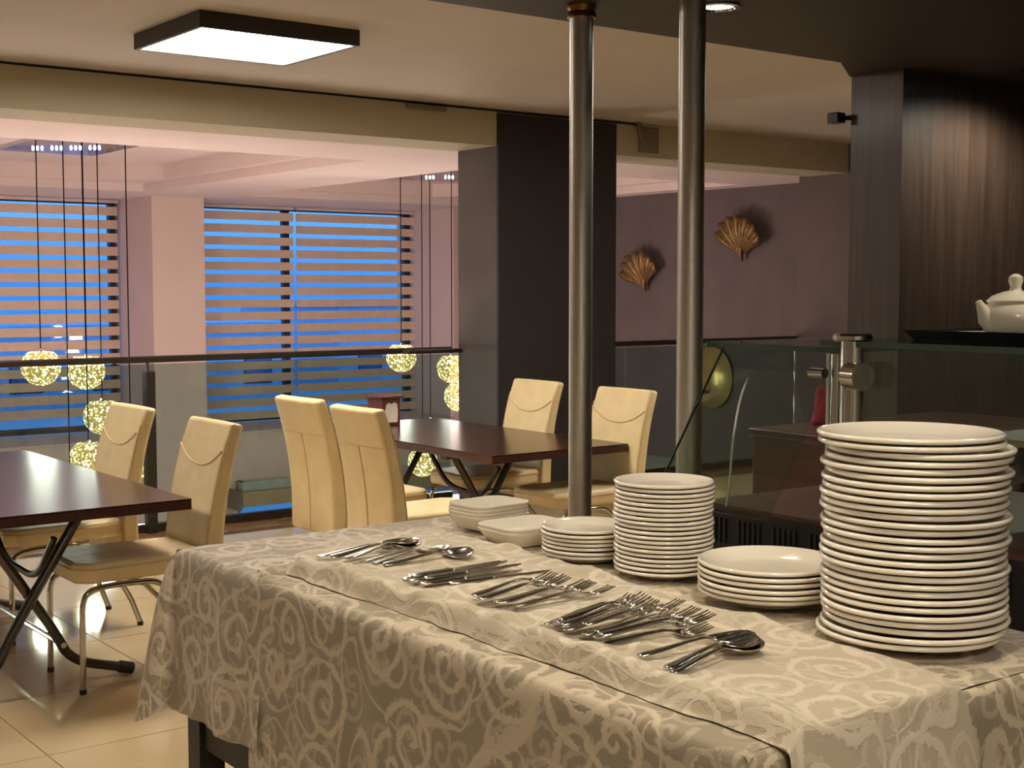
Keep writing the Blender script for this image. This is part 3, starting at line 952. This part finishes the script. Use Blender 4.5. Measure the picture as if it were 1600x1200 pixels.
def cloth(name, m, x0, x1, y0, y1, z, drops, amp, label, seed, wr=0.003, ridge=None, flare=0.05, rows_n=16):
    """drops: hanging length on sides (-x, +x, -y, +y), 0 = the cloth just ends there"""
    mb = MB()
    uv = []
    # top
    nx, ny = 50, int(60 * (y1 - y0) / 1.0) + 10
    e = 0.012
    tx0, tx1 = x0 + (e if drops[0] else 0), x1 - (e if drops[1] else 0)
    ty0, ty1 = y0 + (e if drops[2] else 0), y1 - (e if drops[3] else 0)
    rows = []
    for j in range(ny + 1):
        y = ty0 + (ty1 - ty0) * j / ny
        row = []
        for i in range(nx + 1):
            x = tx0 + (tx1 - tx0) * i / nx
            q = mnoise.noise(Vector((x * 9, y * 6, seed))) + 0.5 * mnoise.noise(Vector((x * 22, y * 15, seed)))
            edgef = min(1, min(x - tx0, tx1 - x) / 0.03) if drops[0] else 1
            h = wr * (0.5 + 0.6 * q) * max(edgef, 0)
            if ridge:
                h += ridge * math.exp(-((y - ty1 + 0.012) / 0.012) ** 2)
            row.append((x, y, z + max(h, 0)))
            uv.append((x, y))
        rows.append(row)
    mb.grid(rows)
    # skirts: outline points with outward normals, walked round the hanging sides
    path = []
    def side(p, q, nrm, n, drop):
        for k in range(n + 1):
            s = k / n
            path.append((p[0] + (q[0] - p[0]) * s, p[1] + (q[1] - p[1]) * s, nrm[0], nrm[1], drop, 0.0))
    def corner(p, a0, a1, drop, n=8):
        for k in range(1, n):
            a = a0 + (a1 - a0) * k / n
            path.append((p[0], p[1], math.cos(a), math.sin(a), drop, math.sin(PI * k / n)))
    order = [((x1, y1), (x0, y1), (0, 1), 3), ((x0, y1), (x0, y0), (-1, 0), 0), ((x0, y0), (x1, y0), (0, -1), 2), ((x1, y0), (x1, y1), (1, 0), 1)]
    runs = []
    path = []
    for idx, (p, q, nrm, sidx) in enumerate(order):
        dp = drops[sidx]
        if not dp:
            if path:
                runs.append(path)
            path = []
            continue
        if path:
            a = math.atan2(path[-1][3], path[-1][2])
            a2 = math.atan2(nrm[1], nrm[0])
            while a2 < a:
                a2 += 2 * PI
            corner(p, a, a2, dp, 12)
        ln = math.hypot(q[0] - p[0], q[1] - p[1])
        side(p, q, nrm, max(6, int(ln / 0.012)), dp)
    if path:
        runs.append(path)
    for path in runs:
        rows = []
        s = 0.0
        ss = [0.0]
        for a, b in zip(path, path[1:]):
            s += math.hypot(b[0] - a[0], b[1] - a[1]) + 0.03 * math.hypot(b[2] - a[2], b[3] - a[3])
            ss.append(s)
        prof = [(-e, 0.0), (-e * 0.45, -0.001), (-0.001, -0.006), (0.003, -0.016)]
        for r in range(rows_n + 4):
            row = []
            for (px, py, nx_, ny_, drop, cf), s in zip(path, ss):
                if r < 4:
                    o_, dz = prof[r]
                    t_ = 0
                    if cf > 0 and r < 2:
                        o_ = o_
                    L_ = -o_ if o_ < 0 else -dz
                    uvp = (px + nx_ * (o_ if o_ < 0 else -dz), py + ny_ * (o_ if o_ < 0 else -dz))
                else:
                    t_ = (r - 3) / rows_n
                    dd = drop * (1 + 0.12 * cf) * (1 + 0.03 * mnoise.noise(Vector((s * 5, seed, 3)))) 
                    dz = -0.016 - (dd - 0.016) * t_
                    fold = mnoise.noise(Vector((s * 11, seed + 0.6 * t_, 0.3))) + 0.6 * mnoise.noise(Vector((s * 26, seed, t_ * 1.5)))
                    o_ = 0.003 + t_ ** 0.7 * amp * (0.55 + fold) + cf * flare * (t_ ** 0.55) + 0.01 * t_
                    uvp = (px - nx_ * dz, py - ny_ * dz)
                    uvp = (px + nx_ * (-dz), py + ny_ * (-dz))
                row.append((px + nx_ * max(o_, -e), py + ny_ * max(o_, -e), z + dz))
                uv.append(uvp)
            rows.append(row)
        mb.grid(rows)
    mb.uv = uv
    o = mb.build(name, m, None, 'all')
    tag(o, label, 'tablecloth')
    return o
cloth('tablecloth', 'cloth_far', BX0, BX1, 2.44, BY1, BZ, (0.35, 0.35, 0, 0.35), 0.020, 'sheer short tablecloth with scroll pattern hanging at the far end of the buffet', 1.3, 0.003, None, 0.075)
cloth('tablecloth', 'cloth_main', BX0 - 0.004, BX1 + 0.004, BY0 - 0.004, 2.492, BZ + 0.004, (0.66, 0.66, 0.66, 0), 0.014, 'long damask tablecloth with leafy scrolls down the front of the buffet', 5.9, 0.003, 0.012, 0.05, 24)

# runner: raised on padding, with hollows for the cutlery, falling over the near end
PILES = [2.40, 2.12, 1.87, 1.625, 1.43]
RIDGES = [2.27, 1.995, 1.75, 1.535]
def runner_h(x, y):
    f = min(1.0, max(0.0, (x - 1.280) / 0.022))
    b = min(1.0, max(0.0, (1.79 - x) / 0.08))
    a = min(1.0, max(0.0, (2.64 - y) / 0.07))
    h = 0.028 * (f * f * (3 - 2 * f)) * (b * b * (3 - 2 * b)) * (a * a * (3 - 2 * a))
    k = math.exp(-((x - 1.312) / 0.024) ** 2)
    for yr in RIDGES:
        h += 0.010 * math.exp(-((y - yr) / 0.035) ** 2) * b * f
    h += 0.013 * k * (0.7 + 0.9 * mnoise.noise(Vector((y * 12, 2.2, 0)))) * a
    if y < 2.46:
        h += 0.0032 * (mnoise.noise(Vector((x * 26, y * 18, 4.4))) + 0.5 * mnoise.noise(Vector((x * 60, y * 40, 1.4)))) * f
    else:
        h += 0.004 * mnoise.noise(Vector((x * 26, y * 18, 4.4))) * f
    return h
RZ = BZ + 0.009
def front_x(y):
    return 1.284 + 0.010 * mnoise.noise(Vector((y * 7, 0.7, 0))) + 0.006 * mnoise.noise(Vector((y * 19, 1.7, 0)))
def back_x(y):
    return 1.655 + (y - 1.145) * 0.085 + 0.014 * mnoise.noise(Vector((y * 8, 5.7, 0)))
mb = MB()
uv = []
rows = []
N, NX = 200, 64
Ytop, Yend = 2.64, BY0 - 0.012
# far end cut slantwise: the front corner lies nearer than the back corner
def far_y(u):
    return 2.445 + 0.20 * min(1.0, u * 2.2) + 0.01 * math.sin(u * 14)
for j in range(N + 1):
    v = j / N
    row = []
    for i in range(NX + 1):
        u = (i / NX) ** 1.35
        y = far_y(u) + (Yend - far_y(u)) * v
        x = front_x(y) + (back_x(y) - front_x(y)) * u
        h = runner_h(x, y)
        ed = min(1.0, u / 0.02, (1 - u) / 0.05, v / 0.03)
        en = min(1.0, (1 - v) / 0.05)
        z = RZ + max(h * (0.1 + 0.9 * ed), 0.0005) - 0.006 * (1 - en) ** 2
        if u < 0.002:
            z = RZ - 0.001
        row.append((x, y, z))
        uv.append((x + (z - RZ) * 1.0 if u < 0.06 else x + 0.028, y))
    rows.append(row)
# fall over the near end
last = rows[-1]
for k in range(1, 23):
    q = k / 22
    row = []
    for i in range(NX + 1):
        u = i / NX
        lx, ly, lz = last[i]
        fold = mnoise.noise(Vector((lx * 13, 8.1, q * 0.5))) + 0.5 * mnoise.noise(Vector((lx * 30, 3.1, q)))
        if k <= 3:
            a = k / 3 * PI / 2
            p = (lx, ly - 0.012 * math.sin(a), lz - 0.012 * (1 - math.cos(a)))
        else:
            dd = (k - 3) / 19 * 0.42
            p = (lx + 0.10 * (u - 0.5) * dd, ly - 0.013 - 0.012 * dd / 0.42 * (1.1 + fold) - 0.014 * min(1, dd * 9), lz - 0.012 - dd)
        row.append(p)
        uv.append((lx + 0.028, ly - 0.42 * q))
    rows.append(row)
mb.grid(rows)
mb.uv = uv
ro = mb.build('table_runner', 'cloth_top', None, 'all')
tag(ro, 'cream scroll-patterned runner under the cutlery, draped over the near end', 'runner')

# ================================================================== CROCKERY
def plate_mesh(name, r, h, edge=0.0032):
    f = r * 0.56
    prof = [(f - 0.004, 0.0), (f, 0.0), (f + 0.003, 0.003), (r * 0.72, 0.006), (r * 0.97, h - edge * 1.6)]
    for k in range(7):
        a = -PI / 2 + PI * k / 6
        prof.append((r - edge + edge * math.cos(a), h - edge + edge * math.sin(a)))
    prof += [(r * 0.93, h - 0.0035), (r * 0.74, 0.0125), (r * 0.66, 0.0085), (r * 0.60, 0.0075), (0.004, 0.0075)]
    return MB().lathe([(0.004, 0.002), (f - 0.006, 0.002)] + prof, 56).mesh(name, 'porcelain', True)

def stack(name, r, h, pitch, n, x, y, z, what, cat, group, jitter, tops=(), edge=0.0032, sq=1.0):
    me = plate_mesh(name, r, h, edge)
    for k in range(n):
        o = bpy.data.objects.new(name, me)
        C.objects.link(o)
        kk = n - 1 - k                                  # from the top
        jx, jy = random.uniform(-jitter, jitter), random.uniform(-jitter, jitter)
        if kk < len(tops):
            jx, jy = tops[kk]
        o.location = (x + jx, y + jy, z + k * pitch)
        o.scale = (1, sq, 1)
        o.rotation_euler = (0, 0, random.uniform(0, 6) if sq == 1 else 0)
        tag(o, '%s, %s' % (what, ordinal(kk, n)), cat, group)
PZ = BZ + 0.0105
R_, U_ = math.sin(YAW), -math.cos(YAW)      # sideways step as seen from the serving side
stack('dinner_plate', 0.147, 0.024, 0.01175, 28, 1.845, 1.362, PZ, 'white dinner plate in the tallest stack', 'plate', 'dinner plates in the tallest stack', 0.0055,
      [(-R_ * 0.009, -U_ * 0.009), (-R_ * 0.007, -U_ * 0.007), (R_ * 0.009, U_ * 0.009)], 0.0042)
stack('dessert_plate', 0.0995, 0.019, 0.0090, 20, 1.878, 1.980, PZ, 'white dessert plate in the tall narrow stack', 'plate', 'dessert plates in the tall narrow stack', 0.0025,
      [(R_ * 0.001 - 0.002, U_ * 0.001), (0.003, 0.0)], 0.0032)
stack('side_plate', 0.098, 0.019, 0.0088, 7, 1.862, 2.195, PZ, 'white side plate in the low stack by the square dishes', 'plate', 'side plates in the low stack', 0.003, (), 0.0032)
stack('serving_plate', 0.132, 0.026, 0.0100, 6, 1.868, 1.688, PZ, 'deep white plate in the low stack beside the tallest one', 'plate', 'deep plates in the low stack', 0.004, [(0.006, 0.006)], 0.0036)

def dish_mesh(name, a, b, h):
    def ring(f, z, rr):
        pts = []
        for sx_, sy_, a0 in ((1, 1, 0), (-1, 1, PI / 2), (-1, -1, PI), (1, -1, 1.5 * PI)):
            for k in range(7):
                an = a0 + PI / 2 * k / 6
                pts.append((sx_ * (a * f - rr) + rr * math.cos(an), sy_ * (b * f - rr) + rr * math.sin(an), z))
        return pts
    rows = [ring(0.05, 0.001, 0.002), ring(0.74, 0.0, 0.02), ring(0.78, 0.003, 0.024), ring(0.97, h * 0.75, 0.034), ring(1.0, h - 0.003, 0.036), ring(1.0, h - 0.001, 0.036),
            ring(0.985, h, 0.035), ring(0.955, h - 0.002, 0.034), ring(0.8, 0.010, 0.026), ring(0.7, 0.007, 0.02), ring(0.05, 0.007, 0.002)]
    mb = MB().grid(rows, close_u=True)
    mb.f.append(tuple(range(28))[::-1])
    mb.f.append(tuple(range(28 * 10, 28 * 11)))
    return mb.mesh(name, 'porcelain', True)
dm1 = dish_mesh('square_dish', 0.085, 0.070, 0.034)
for k in range(4):
    o = bpy.data.objects.new('square_dish', dm1)
    C.objects.link(o)
    o.location = (1.925 + random.uniform(-0.002, 0.002), 2.635, PZ + k * 0.0085)
    o.rotation_euler = (0, 0, 0.05 + random.uniform(-0.03, 0.03))
    tag(o, 'small white square dish in the far stack of four, %s' % ordinal(3 - k, 4), 'dish', 'square dishes in the far stack')
dm2 = dish_mesh('square_dish', 0.094, 0.078, 0.034)
for k in range(2):
    o = bpy.data.objects.new('square_dish', dm2)
    C.objects.link(o)
    o.location = (1.875, 2.425, PZ + k * 0.0088)
    o.rotation_euler = (0, 0, -0.02 + 0.03 * k)
    tag(o, 'small white square dish in the nearer pair, %s' % ('upper one' if k else 'lower one'), 'dish', 'square dishes in the nearer pair')

# ================================================================== CUTLERY  (along +x, handle end at x = 0)
def strip(mb, secs, n=6):
    """secs: (x, halfwidth, z, bowl depth, y offset)"""
    rows = []
    for x, hw, z, dep, yo in secs:
        rows.append([(x, yo + hw * (2 * k / n - 1), z - dep * (1 - (2 * k / n - 1) ** 2)) for k in range(n + 1)])
    mb.grid(rows)
HANDLE = [(0.0, 0.004, 0.004, -0.001, 0), (0.004, 0.0085, 0.004, -0.0015, 0), (0.02, 0.0095, 0.005, -0.002, 0), (0.05, 0.0075, 0.008, -0.002, 0),
          (0.09, 0.005, 0.013, -0.0015, 0), (0.12, 0.0038, 0.015, -0.001, 0), (0.133, 0.004, 0.013, -0.0005, 0)]
def thick(o, t=0.0018):
    md = o.modifiers.new('thick', 'SOLIDIFY')
    md.thickness = t
    md.offset = 0
    return o
def spoon_mesh(k=1.0):
    mb = MB()
    secs = list(HANDLE)
    for i in range(1, 13):
        s = i / 12
        secs.append((0.133 + 0.066 * (1 + (k - 1) * 0.7) * s, k * 0.0225 * math.sqrt(max(0.0, 1 - (2 * s - 1.04) ** 2)) + 0.0006, 0.0125 - 0.004 * math.sin(PI * s), 0.0085 * math.sin(PI * min(1, s * 1.02)) ** 0.7 if s < 0.98 else 0, 0))
    strip(mb, secs, 8)
    return mb.mesh('spoon', 'cutlery', 'all')
def fork_mesh():
    mb = MB()
    secs = list(HANDLE) + [(0.142, 0.008, 0.010, 0.0015, 0), (0.150, 0.0118, 0.008, 0.003, 0), (0.158, 0.0125, 0.0078, 0.003, 0)]
    strip(mb, secs, 6)
    for q in range(4):
        yo = -0.0102 + q * 0.0068
        zc = 0.003 * (1 - (yo / 0.0125) ** 2)
        strip(mb, [(0.157, 0.0019, 0.0078 - zc, 0, yo), (0.172, 0.0017, 0.0085 - zc * 0.8, 0, yo), (0.188, 0.0014, 0.0115 - zc * 0.5, 0, yo), (0.203, 0.0007, 0.0165 - zc * 0.3, 0, yo)], 2)
    return mb.mesh('fork', 'cutlery', 'all')
sp_me, big_me, fk_me = spoon_mesh(1.1), spoon_mesh(1.3), fork_mesh()
kh = MB()
rows = []
for x, a, b in ((0.0, 0.004, 0.0025), (0.004, 0.0085, 0.0042), (0.03, 0.0085, 0.0045), (0.085, 0.0065, 0.004), (0.093, 0.008, 0.0045), (0.097, 0.006, 0.003), (0.102, 0.0055, 0.0022)):
    rows.append([(x, a * math.cos(2 * PI * k / 12), 0.0048 + b * math.sin(2 * PI * k / 12)) for k in range(12)])
kh.grid(rows, close_u=True)
kh.f.append(tuple(range(12))[::-1])
kh.f.append(tuple(range(72, 84)))
kh_me = kh.mesh('handle', 'cutlery', True)
kb_me = MB().prism([(0.098, -0.0055), (0.12, -0.0095), (0.175, -0.0105), (0.205, -0.0085), (0.222, -0.001), (0.226, 0.0055), (0.20, 0.0075), (0.098, 0.0055)], 'z', 0.0041, 0.0055).mesh('blade', 'cutlery')

def place(kind, x, y, rz, dz, label, group, pitch=0.0, roll=0.0, sh=(0, 0)):
    x, y = x + sh[0], y + sh[1]
    z = RZ + 0.0330 + dz
    if kind == 'knife':
        o = empty('knife')
        for nm, me in (('handle', kh_me), ('blade', kb_me)):
            c = bpy.data.objects.new(nm, me)
            C.objects.link(c)
            c.parent = o
    else:
        o = bpy.data.objects.new(kind, (big_me if 'large' in label else sp_me) if kind == 'spoon' else fk_me)
        C.objects.link(o)
        thick(o)
    o.location = (x - 0.012, y - 0.02, z)
    o.rotation_euler = (roll, pitch, rz)
    tag(o, label, kind, group)
g = 'teaspoons at the far end of the runner'
SP1 = [(1.335, 2.445, -0.02, 0.0, 'leftmost of the pile'), (1.345, 2.41, 0.12, 0.004, 'second from the left'), (1.355, 2.37, 0.22, 0.006, 'lying across the middle'),
       (1.36, 2.35, 0.34, 0.010, 'with its bowl highest in the pile'), (1.37, 2.335, 0.06, 0.002, 'under the crossing handles'), (1.385, 2.315, 0.16, 0.001, 'second from the right'), (1.40, 2.30, -0.03, 0.0, 'rightmost, pointing to the knives')]
for x, y, rz, dz, w_ in SP1:
    place('spoon', x, y, rz, dz, 'steel spoon in the far pile of the runner, %s' % w_, g, 0.0, random.uniform(-0.25, 0.25), (0.0, -0.035))
KN = [(1.372, 2.155, 0.05, 0.001, 'farthest from the viewer'), (1.352, 2.14, 0.02, 0.0, 'second farthest'), (1.366, 2.13, 0.03, 0.006, 'on top at the far side'), (1.350, 2.115, -0.02, 0.001, 'in the middle'),
      (1.372, 2.10, 0.0, 0.006, 'on top in the middle'), (1.356, 2.088, -0.05, 0.0, 'second nearest'), (1.40, 2.062, -0.09, 0.0, 'nearest the viewer')]
for x, y, rz, dz, w_ in KN:
    place('knife', x, y, rz, dz, 'steel table knife in the row of knives, %s' % w_, 'table knives on the runner', sh=(0.0, -0.02))
FK = [(1.385, 1.925, 0.14, 0.006, 'leftmost, with raised tines'), (1.375, 1.905, 0.09, 0.003, 'second from the left'), (1.372, 1.89, 0.05, 0.009, 'on top'), (1.395, 1.875, 0.0, 0.001, 'in the middle at the bottom'),
      (1.39, 1.86, -0.05, 0.005, 'second from the right'), (1.41, 1.84, -0.1, 0.0, 'rightmost, pointing to the dessert plates')]
for x, y, rz, dz, w_ in FK:
    place('fork', x, y, rz, dz, 'steel fork in the smaller fork pile, %s' % w_, 'forks in the smaller pile', 0.0, random.uniform(-0.2, 0.2), (-0.02, -0.005))
names = ['leftmost', 'second from the left', 'third from the left', 'fourth from the left', 'fifth from the left', 'in the very middle', 'fifth from the right', 'fourth from the right', 'third from the right',
         'second from the right', 'rightmost', 'lying slantwise on top']
for k in range(12):
    s = k / 11
    x = 1.375 + random.uniform(-0.018, 0.02)
    y = 1.705 - 0.155 * s
    place('fork', x, y, 0.20 - 0.36 * s + random.uniform(-0.1, 0.1), (0.0, 0.005, 0.011, 0.003, 0.014, 0.007, 0.016, 0.004, 0.010, 0.006, 0.0, 0.019)[k],
          'steel fork in the larger fork pile, %s' % names[k], 'forks in the larger pile', 0.0, random.uniform(-0.3, 0.3), (-0.032, -0.003))
SP2 = [(1.355, 1.505, -0.12, 0.0, 'handle apart on the left'), (1.335, 1.425, 0.16, 0.003, 'middle one lying on top'), (1.333, 1.412, 0.17, 0.0, 'rightmost, nearest the viewer')]
for x, y, rz, dz, w_ in SP2:
    place('spoon', x, y, rz, dz, 'large steel spoon of the three beside the tallest plates, %s' % w_, 'three large spoons', sh=(-0.01, -0.028))

# ================================================================== STEEL POLES
for x, y, lab in ((2.417, 2.882, 'brushed steel pole left of the other, with a brass collar at the soffit'), (2.378, 2.42, 'brushed steel pole right of the other, beside the glass counter')):
    t = tag(empty('steel_pole', (x, y, 0)), lab, 'pole', 'steel poles')
    MB().tube([(0, 0, 0.0), (0, 0, ZS - 0.001)], 0.032, 32).build('tube', 'steel', t, True)
    MB().lathe([(0.0325, ZS - 0.036), (0.039, ZS - 0.034), (0.039, ZS - 0.022), (0.036, ZS - 0.018), (0.041, ZS - 0.008), (0.041, ZS - 0.001)], 32).build('collar', 'brass', t, True)
    MB().lathe([(0.06, 0.0), (0.06, 0.006), (0.034, 0.014)], 28).build('base_flange', 'steel', t, True)

# ================================================================== GLASS COUNTER
t = tag(empty('display_counter', (2.75, 1.0, 0)), 'glass display counter with chrome post behind the plate stacks', 'counter')
def cp(name, m, *a, parent=None, bevel=0.0):
    o = B(a[0] - 2.75, a[1] - 2.75, a[2] - 1.0, a[3] - 1.0, a[4], a[5]).build(name, m, parent or t, False, bevel)
    return o
XF, YE = 2.36, 2.36
cp('body', 'counterwood', XF, 3.1, -1.0, YE, 0.08, 1.00)
cp('plinth', 'black', XF + 0.05, 3.05, -0.95, YE - 0.05, 0.0, 0.08)
cp('vent_panel', 'black', XF - 0.008, XF, -1.0, YE, 0.90, 1.115)
for k in range(44):
    y = 2.33 - k * 0.016 - (k // 5) * 0.028
    if y < 1.1:
        break
    cp('vent_slat', 'framewood', XF - 0.012, XF - 0.008, y, y + 0.006, 1.035, 1.095)
cp('shelf', 'counterwood', XF, 3.1, -1.0, YE, 1.10, 1.125)
cp('inner_shelf', 'beige', 2.62, 3.08, -0.9, 1.80, 1.30, 1.315)
cp('rear_panel', 'counterwood', 3.08, 3.1, -1.0, 1.85, 1.126, 1.30)
for z_, y0, y1, x0_ in ((1.496, 1.975, 2.384, 2.40), (1.512, -0.9, 2.01, 2.375)):
    g_ = cp('top_glass', 'shelfglass', x0_ + 0.003, 2.93, y0, y1, z_, z_ + 0.012)
    cp('cut_edge', 'glassedge', x0_, x0_ + 0.003, y0, y1, z_ - 0.0005, z_ + 0.0125, parent=g_)
    if y1 > 2.1:
        cp('cut_edge', 'palecut', x0_, 2.93, y1, y1 + 0.002, z_ - 0.0005, z_ + 0.0125, parent=g_)
cp('front_glass', 'caseglass', 2.398, 2.404, -0.9, 1.915, 1.126, 1.510)
sg = MB().prism([(2.455 - 2.75, 1.494), (2.461 - 2.75, 1.494), (2.226 - 2.75, 1.135), (2.220 - 2.75, 1.135)], 'y', 1.02, 1.382)
sg.build('sloping_glass', 'caseglass', t)
MB().prism([(2.455 - 2.75, 1.494), (2.461 - 2.75, 1.494), (2.226 - 2.75, 1.135), (2.220 - 2.75, 1.135)], 'y', 1.382, 1.385).build('cut_edge', 'glassedge', t)
cp('cut_edge', 'palecut', 2.398, 2.404, 2.004, 2.010, 1.126, 1.494)
po = MB().tube([(2.39 - 2.75, 0.932, 1.0), (2.39 - 2.75, 0.932, 1.531)], 0.0255, 28).build('post', 'chrome', t, True)
MB().lathe([(0.040, 1.5245), (0.043, 1.528), (0.043, 1.536), (0.038, 1.541)], 28, (2.39 - 2.75, 0.932, 0)).build('cap', 'chrome', po, True)
p2 = MB().tube([(2.405 - 2.75, 0.985, 1.0), (2.405 - 2.75, 0.985, 1.494)], 0.0145, 20).build('post', 'chrome', t, True)
MB().tube([(2.37 - 2.75, 0.990, 1.452), (2.37 - 2.75, 1.030, 1.452)], 0.012, 16).build('clamp', 'chrome', p2, True)
MB().tube([(2.366 - 2.75, 0.918, 1.450), (2.356 - 2.75, 0.875, 1.450)], 0.030, 24).build('clamp', 'chrome', po, True)
# things on and in the counter
TT = 1.5245
tr = tag(empty('tray', (2.74, 1.60, TT)), 'black rimmed tray on the glass counter top', 'tray')
B(-0.18, 0.18, -0.30, 0.30, 0.0, 0.006).build('base', 'black', tr)
rim = MB()
def rr(ix, iy, z):
    return [(ix, iy, z), (-ix, iy, z), (-ix, -iy, z), (ix, -iy, z)]
rim.grid([rr(0.18, 0.30, 0.0), rr(0.195, 0.318, 0.022), rr(0.188, 0.311, 0.022), rr(0.175, 0.295, 0.006)], close_u=True)
rim.build('rim', 'black', tr)
TZ = TT + 0.0065
tp = tag(empty('teapot', (2.615, 1.685, TZ)), 'round white porcelain teapot on the black tray', 'teapot')
tp.scale = (1.1, 1.1, 1.1)
tp.rotation_euler = (0, 0, math.atan2(math.cos(YAW), -math.sin(YAW)) + 0.2)
MB().lathe([(0.035, 0.0), (0.040, 0.002), (0.058, 0.018), (0.066, 0.036), (0.062, 0.056), (0.052, 0.068), (0.050, 0.071), (0.045, 0.070)], 40).build('body', 'porcelain', tp, True)
ld_ = MB().lathe([(0.053, 0.071), (0.054, 0.074), (0.044, 0.083), (0.024, 0.091), (0.012, 0.094), (0.010, 0.100), (0.014, 0.112), (0.013, 0.120), (0.006, 0.125), (0.001, 0.126)], 36).build('lid', 'porcelain', tp, True)
MB().tube([(0.045, 0, 0.030), (0.062, 0, 0.042), (0.069, 0, 0.058), (0.078, 0, 0.073)], [0.022, 0.017, 0.011, 0.006], 14).build('spout', 'porcelain', tp, True)
MB().tube(bend([(-0.055, 0, 0.058), (-0.10, 0, 0.066), (-0.10, 0, 0.02), (-0.058, 0, 0.022)], 0.03), 0.006, 10).build('handle', 'porcelain', tp, True)
sd_me = plate_mesh('saucer', 0.055, 0.012, 0.0016)
o = bpy.data.objects.new('saucer', sd_me)
C.objects.link(o)
o.location = (2.64, 1.800, TZ)
tag(o, 'small white saucer on the black tray left of the teapot', 'saucer')
for k in range(7):
    bx, by = 2.735 + 0.020 * math.cos(k * 1.05), 1.765 + 0.020 * math.sin(k * 1.05)
    lay = 0.0
    if k == 6:
        bx, by, lay = 2.735, 1.765, 0.020
    o = MB().lathe([(0.002, 0.0), (0.008, 0.002), (0.012, 0.010), (0.010, 0.018), (0.003, 0.0225)], 14).build('berry', 'berry', None, True, loc=(bx, by, TZ + lay))
    tag(o, 'glossy black berry in the cluster behind the teapot', 'berry', 'black berries behind the teapot')
# cabinet behind the counter
t = tag(empty('wooden_cabinet', (3.72, 2.73, 0)), 'dark red-brown wooden cabinet behind the glass counter', 'cabinet')
B(-0.48, 0.5, -0.28, 0.28, 0.06, 1.17).build('body', 'counterwood', t, False, 0.004)
B(-0.49, 0.51, -0.29, 0.29, 1.17, 1.195).build('top', 'counterwood', t, False, 0.004)
B(-0.44, 0.46, -0.25, 0.25, 0.0, 0.06).build('plinth', 'black', t)
for s in (-1, 1):
    dr = B(s * 0.25 - 0.235, s * 0.25 + 0.235, -0.295, -0.281, 0.1, 1.14).build('door', 'counterwood', t, False, 0.003)
    MB().tube([(s * 0.03, -0.31, 0.7), (s * 0.03, -0.31, 0.85)], 0.006, 8).build('handle', 'chrome', dr)
pb = MB()
rows = []
for j in range(11):
    s = j / 10
    rr_ = 0.045 * (1 - 0.35 * s) * (1 if s < 1 else 0.1)
    rows.append([((rr_ + 0.008 * mnoise.noise(Vector((k * 0.8, j * 0.6, 0)))) * math.cos(2 * PI * k / 18), (rr_ + 0.008 * mnoise.noise(Vector((k * 0.8, j * 0.6, 4)))) * math.sin(2 * PI * k / 18), 0.13 * s) for k in range(18)])
pb.grid(rows, close_u=True)
pb.f.append(tuple(range(18))[::-1])
pb.f.append(tuple(range(180, 198)))
tag(pb.build('cloth_bundle', 'pink', None, 'all', loc=(3.525, 2.955, 1.195)), 'red-pink cloth bundle on the wooden cabinet behind the chrome post', 'cloth')
# crumpled film bag in the counter
fb = MB()
rows = []
for j in range(15):
    v = j / 14
    row = []
    for k in range(20):
        a = 2 * PI * k / 20
        s = math.sin(PI * min(max(v, 0.02), 0.98))
        cr = 1 + 0.35 * mnoise.noise(Vector((math.cos(a) * 2.5, math.sin(a) * 2.5, v * 5)))
        row.append((0.12 * s * cr * math.cos(a), 0.17 * s * cr * math.sin(a), 0.004 + 0.12 * v * (1 + 0.3 * mnoise.noise(Vector((a, v * 3, 2))))))
    rows.append(row)
fb.grid(rows, close_u=True)
tag(fb.build('plastic_bag', 'plastic', None, True, loc=(2.86, 1.52, 1.316)), 'crumpled clear plastic bag on the inner shelf of the counter', 'bag')
tag(MB().tube(bend([(2.425, 2.27, 1.425), (2.36, 2.235, 1.38), (2.325, 2.223, 1.28), (2.33, 2.235, 1.18), (2.335, 2.25, 1.128)], 0.05), 0.0028, 6).build('cable', 'whitecable', None, True),
    'thin white cable hanging behind the sloping glass of the counter', 'cable')
tc_ = tag(empty('wall_camera', (3.962, 3.290, 2.25)), 'small black box on a bracket at the veneered partition edge', 'camera')
B(-0.022, 0.022, -0.022, 0.03, -0.019, 0.019).build('housing', 'black', tc_, False, 0.004)
B(0.022, 0.040, -0.034, 0.0, -0.008, 0.008).build('bracket', 'black', tc_)
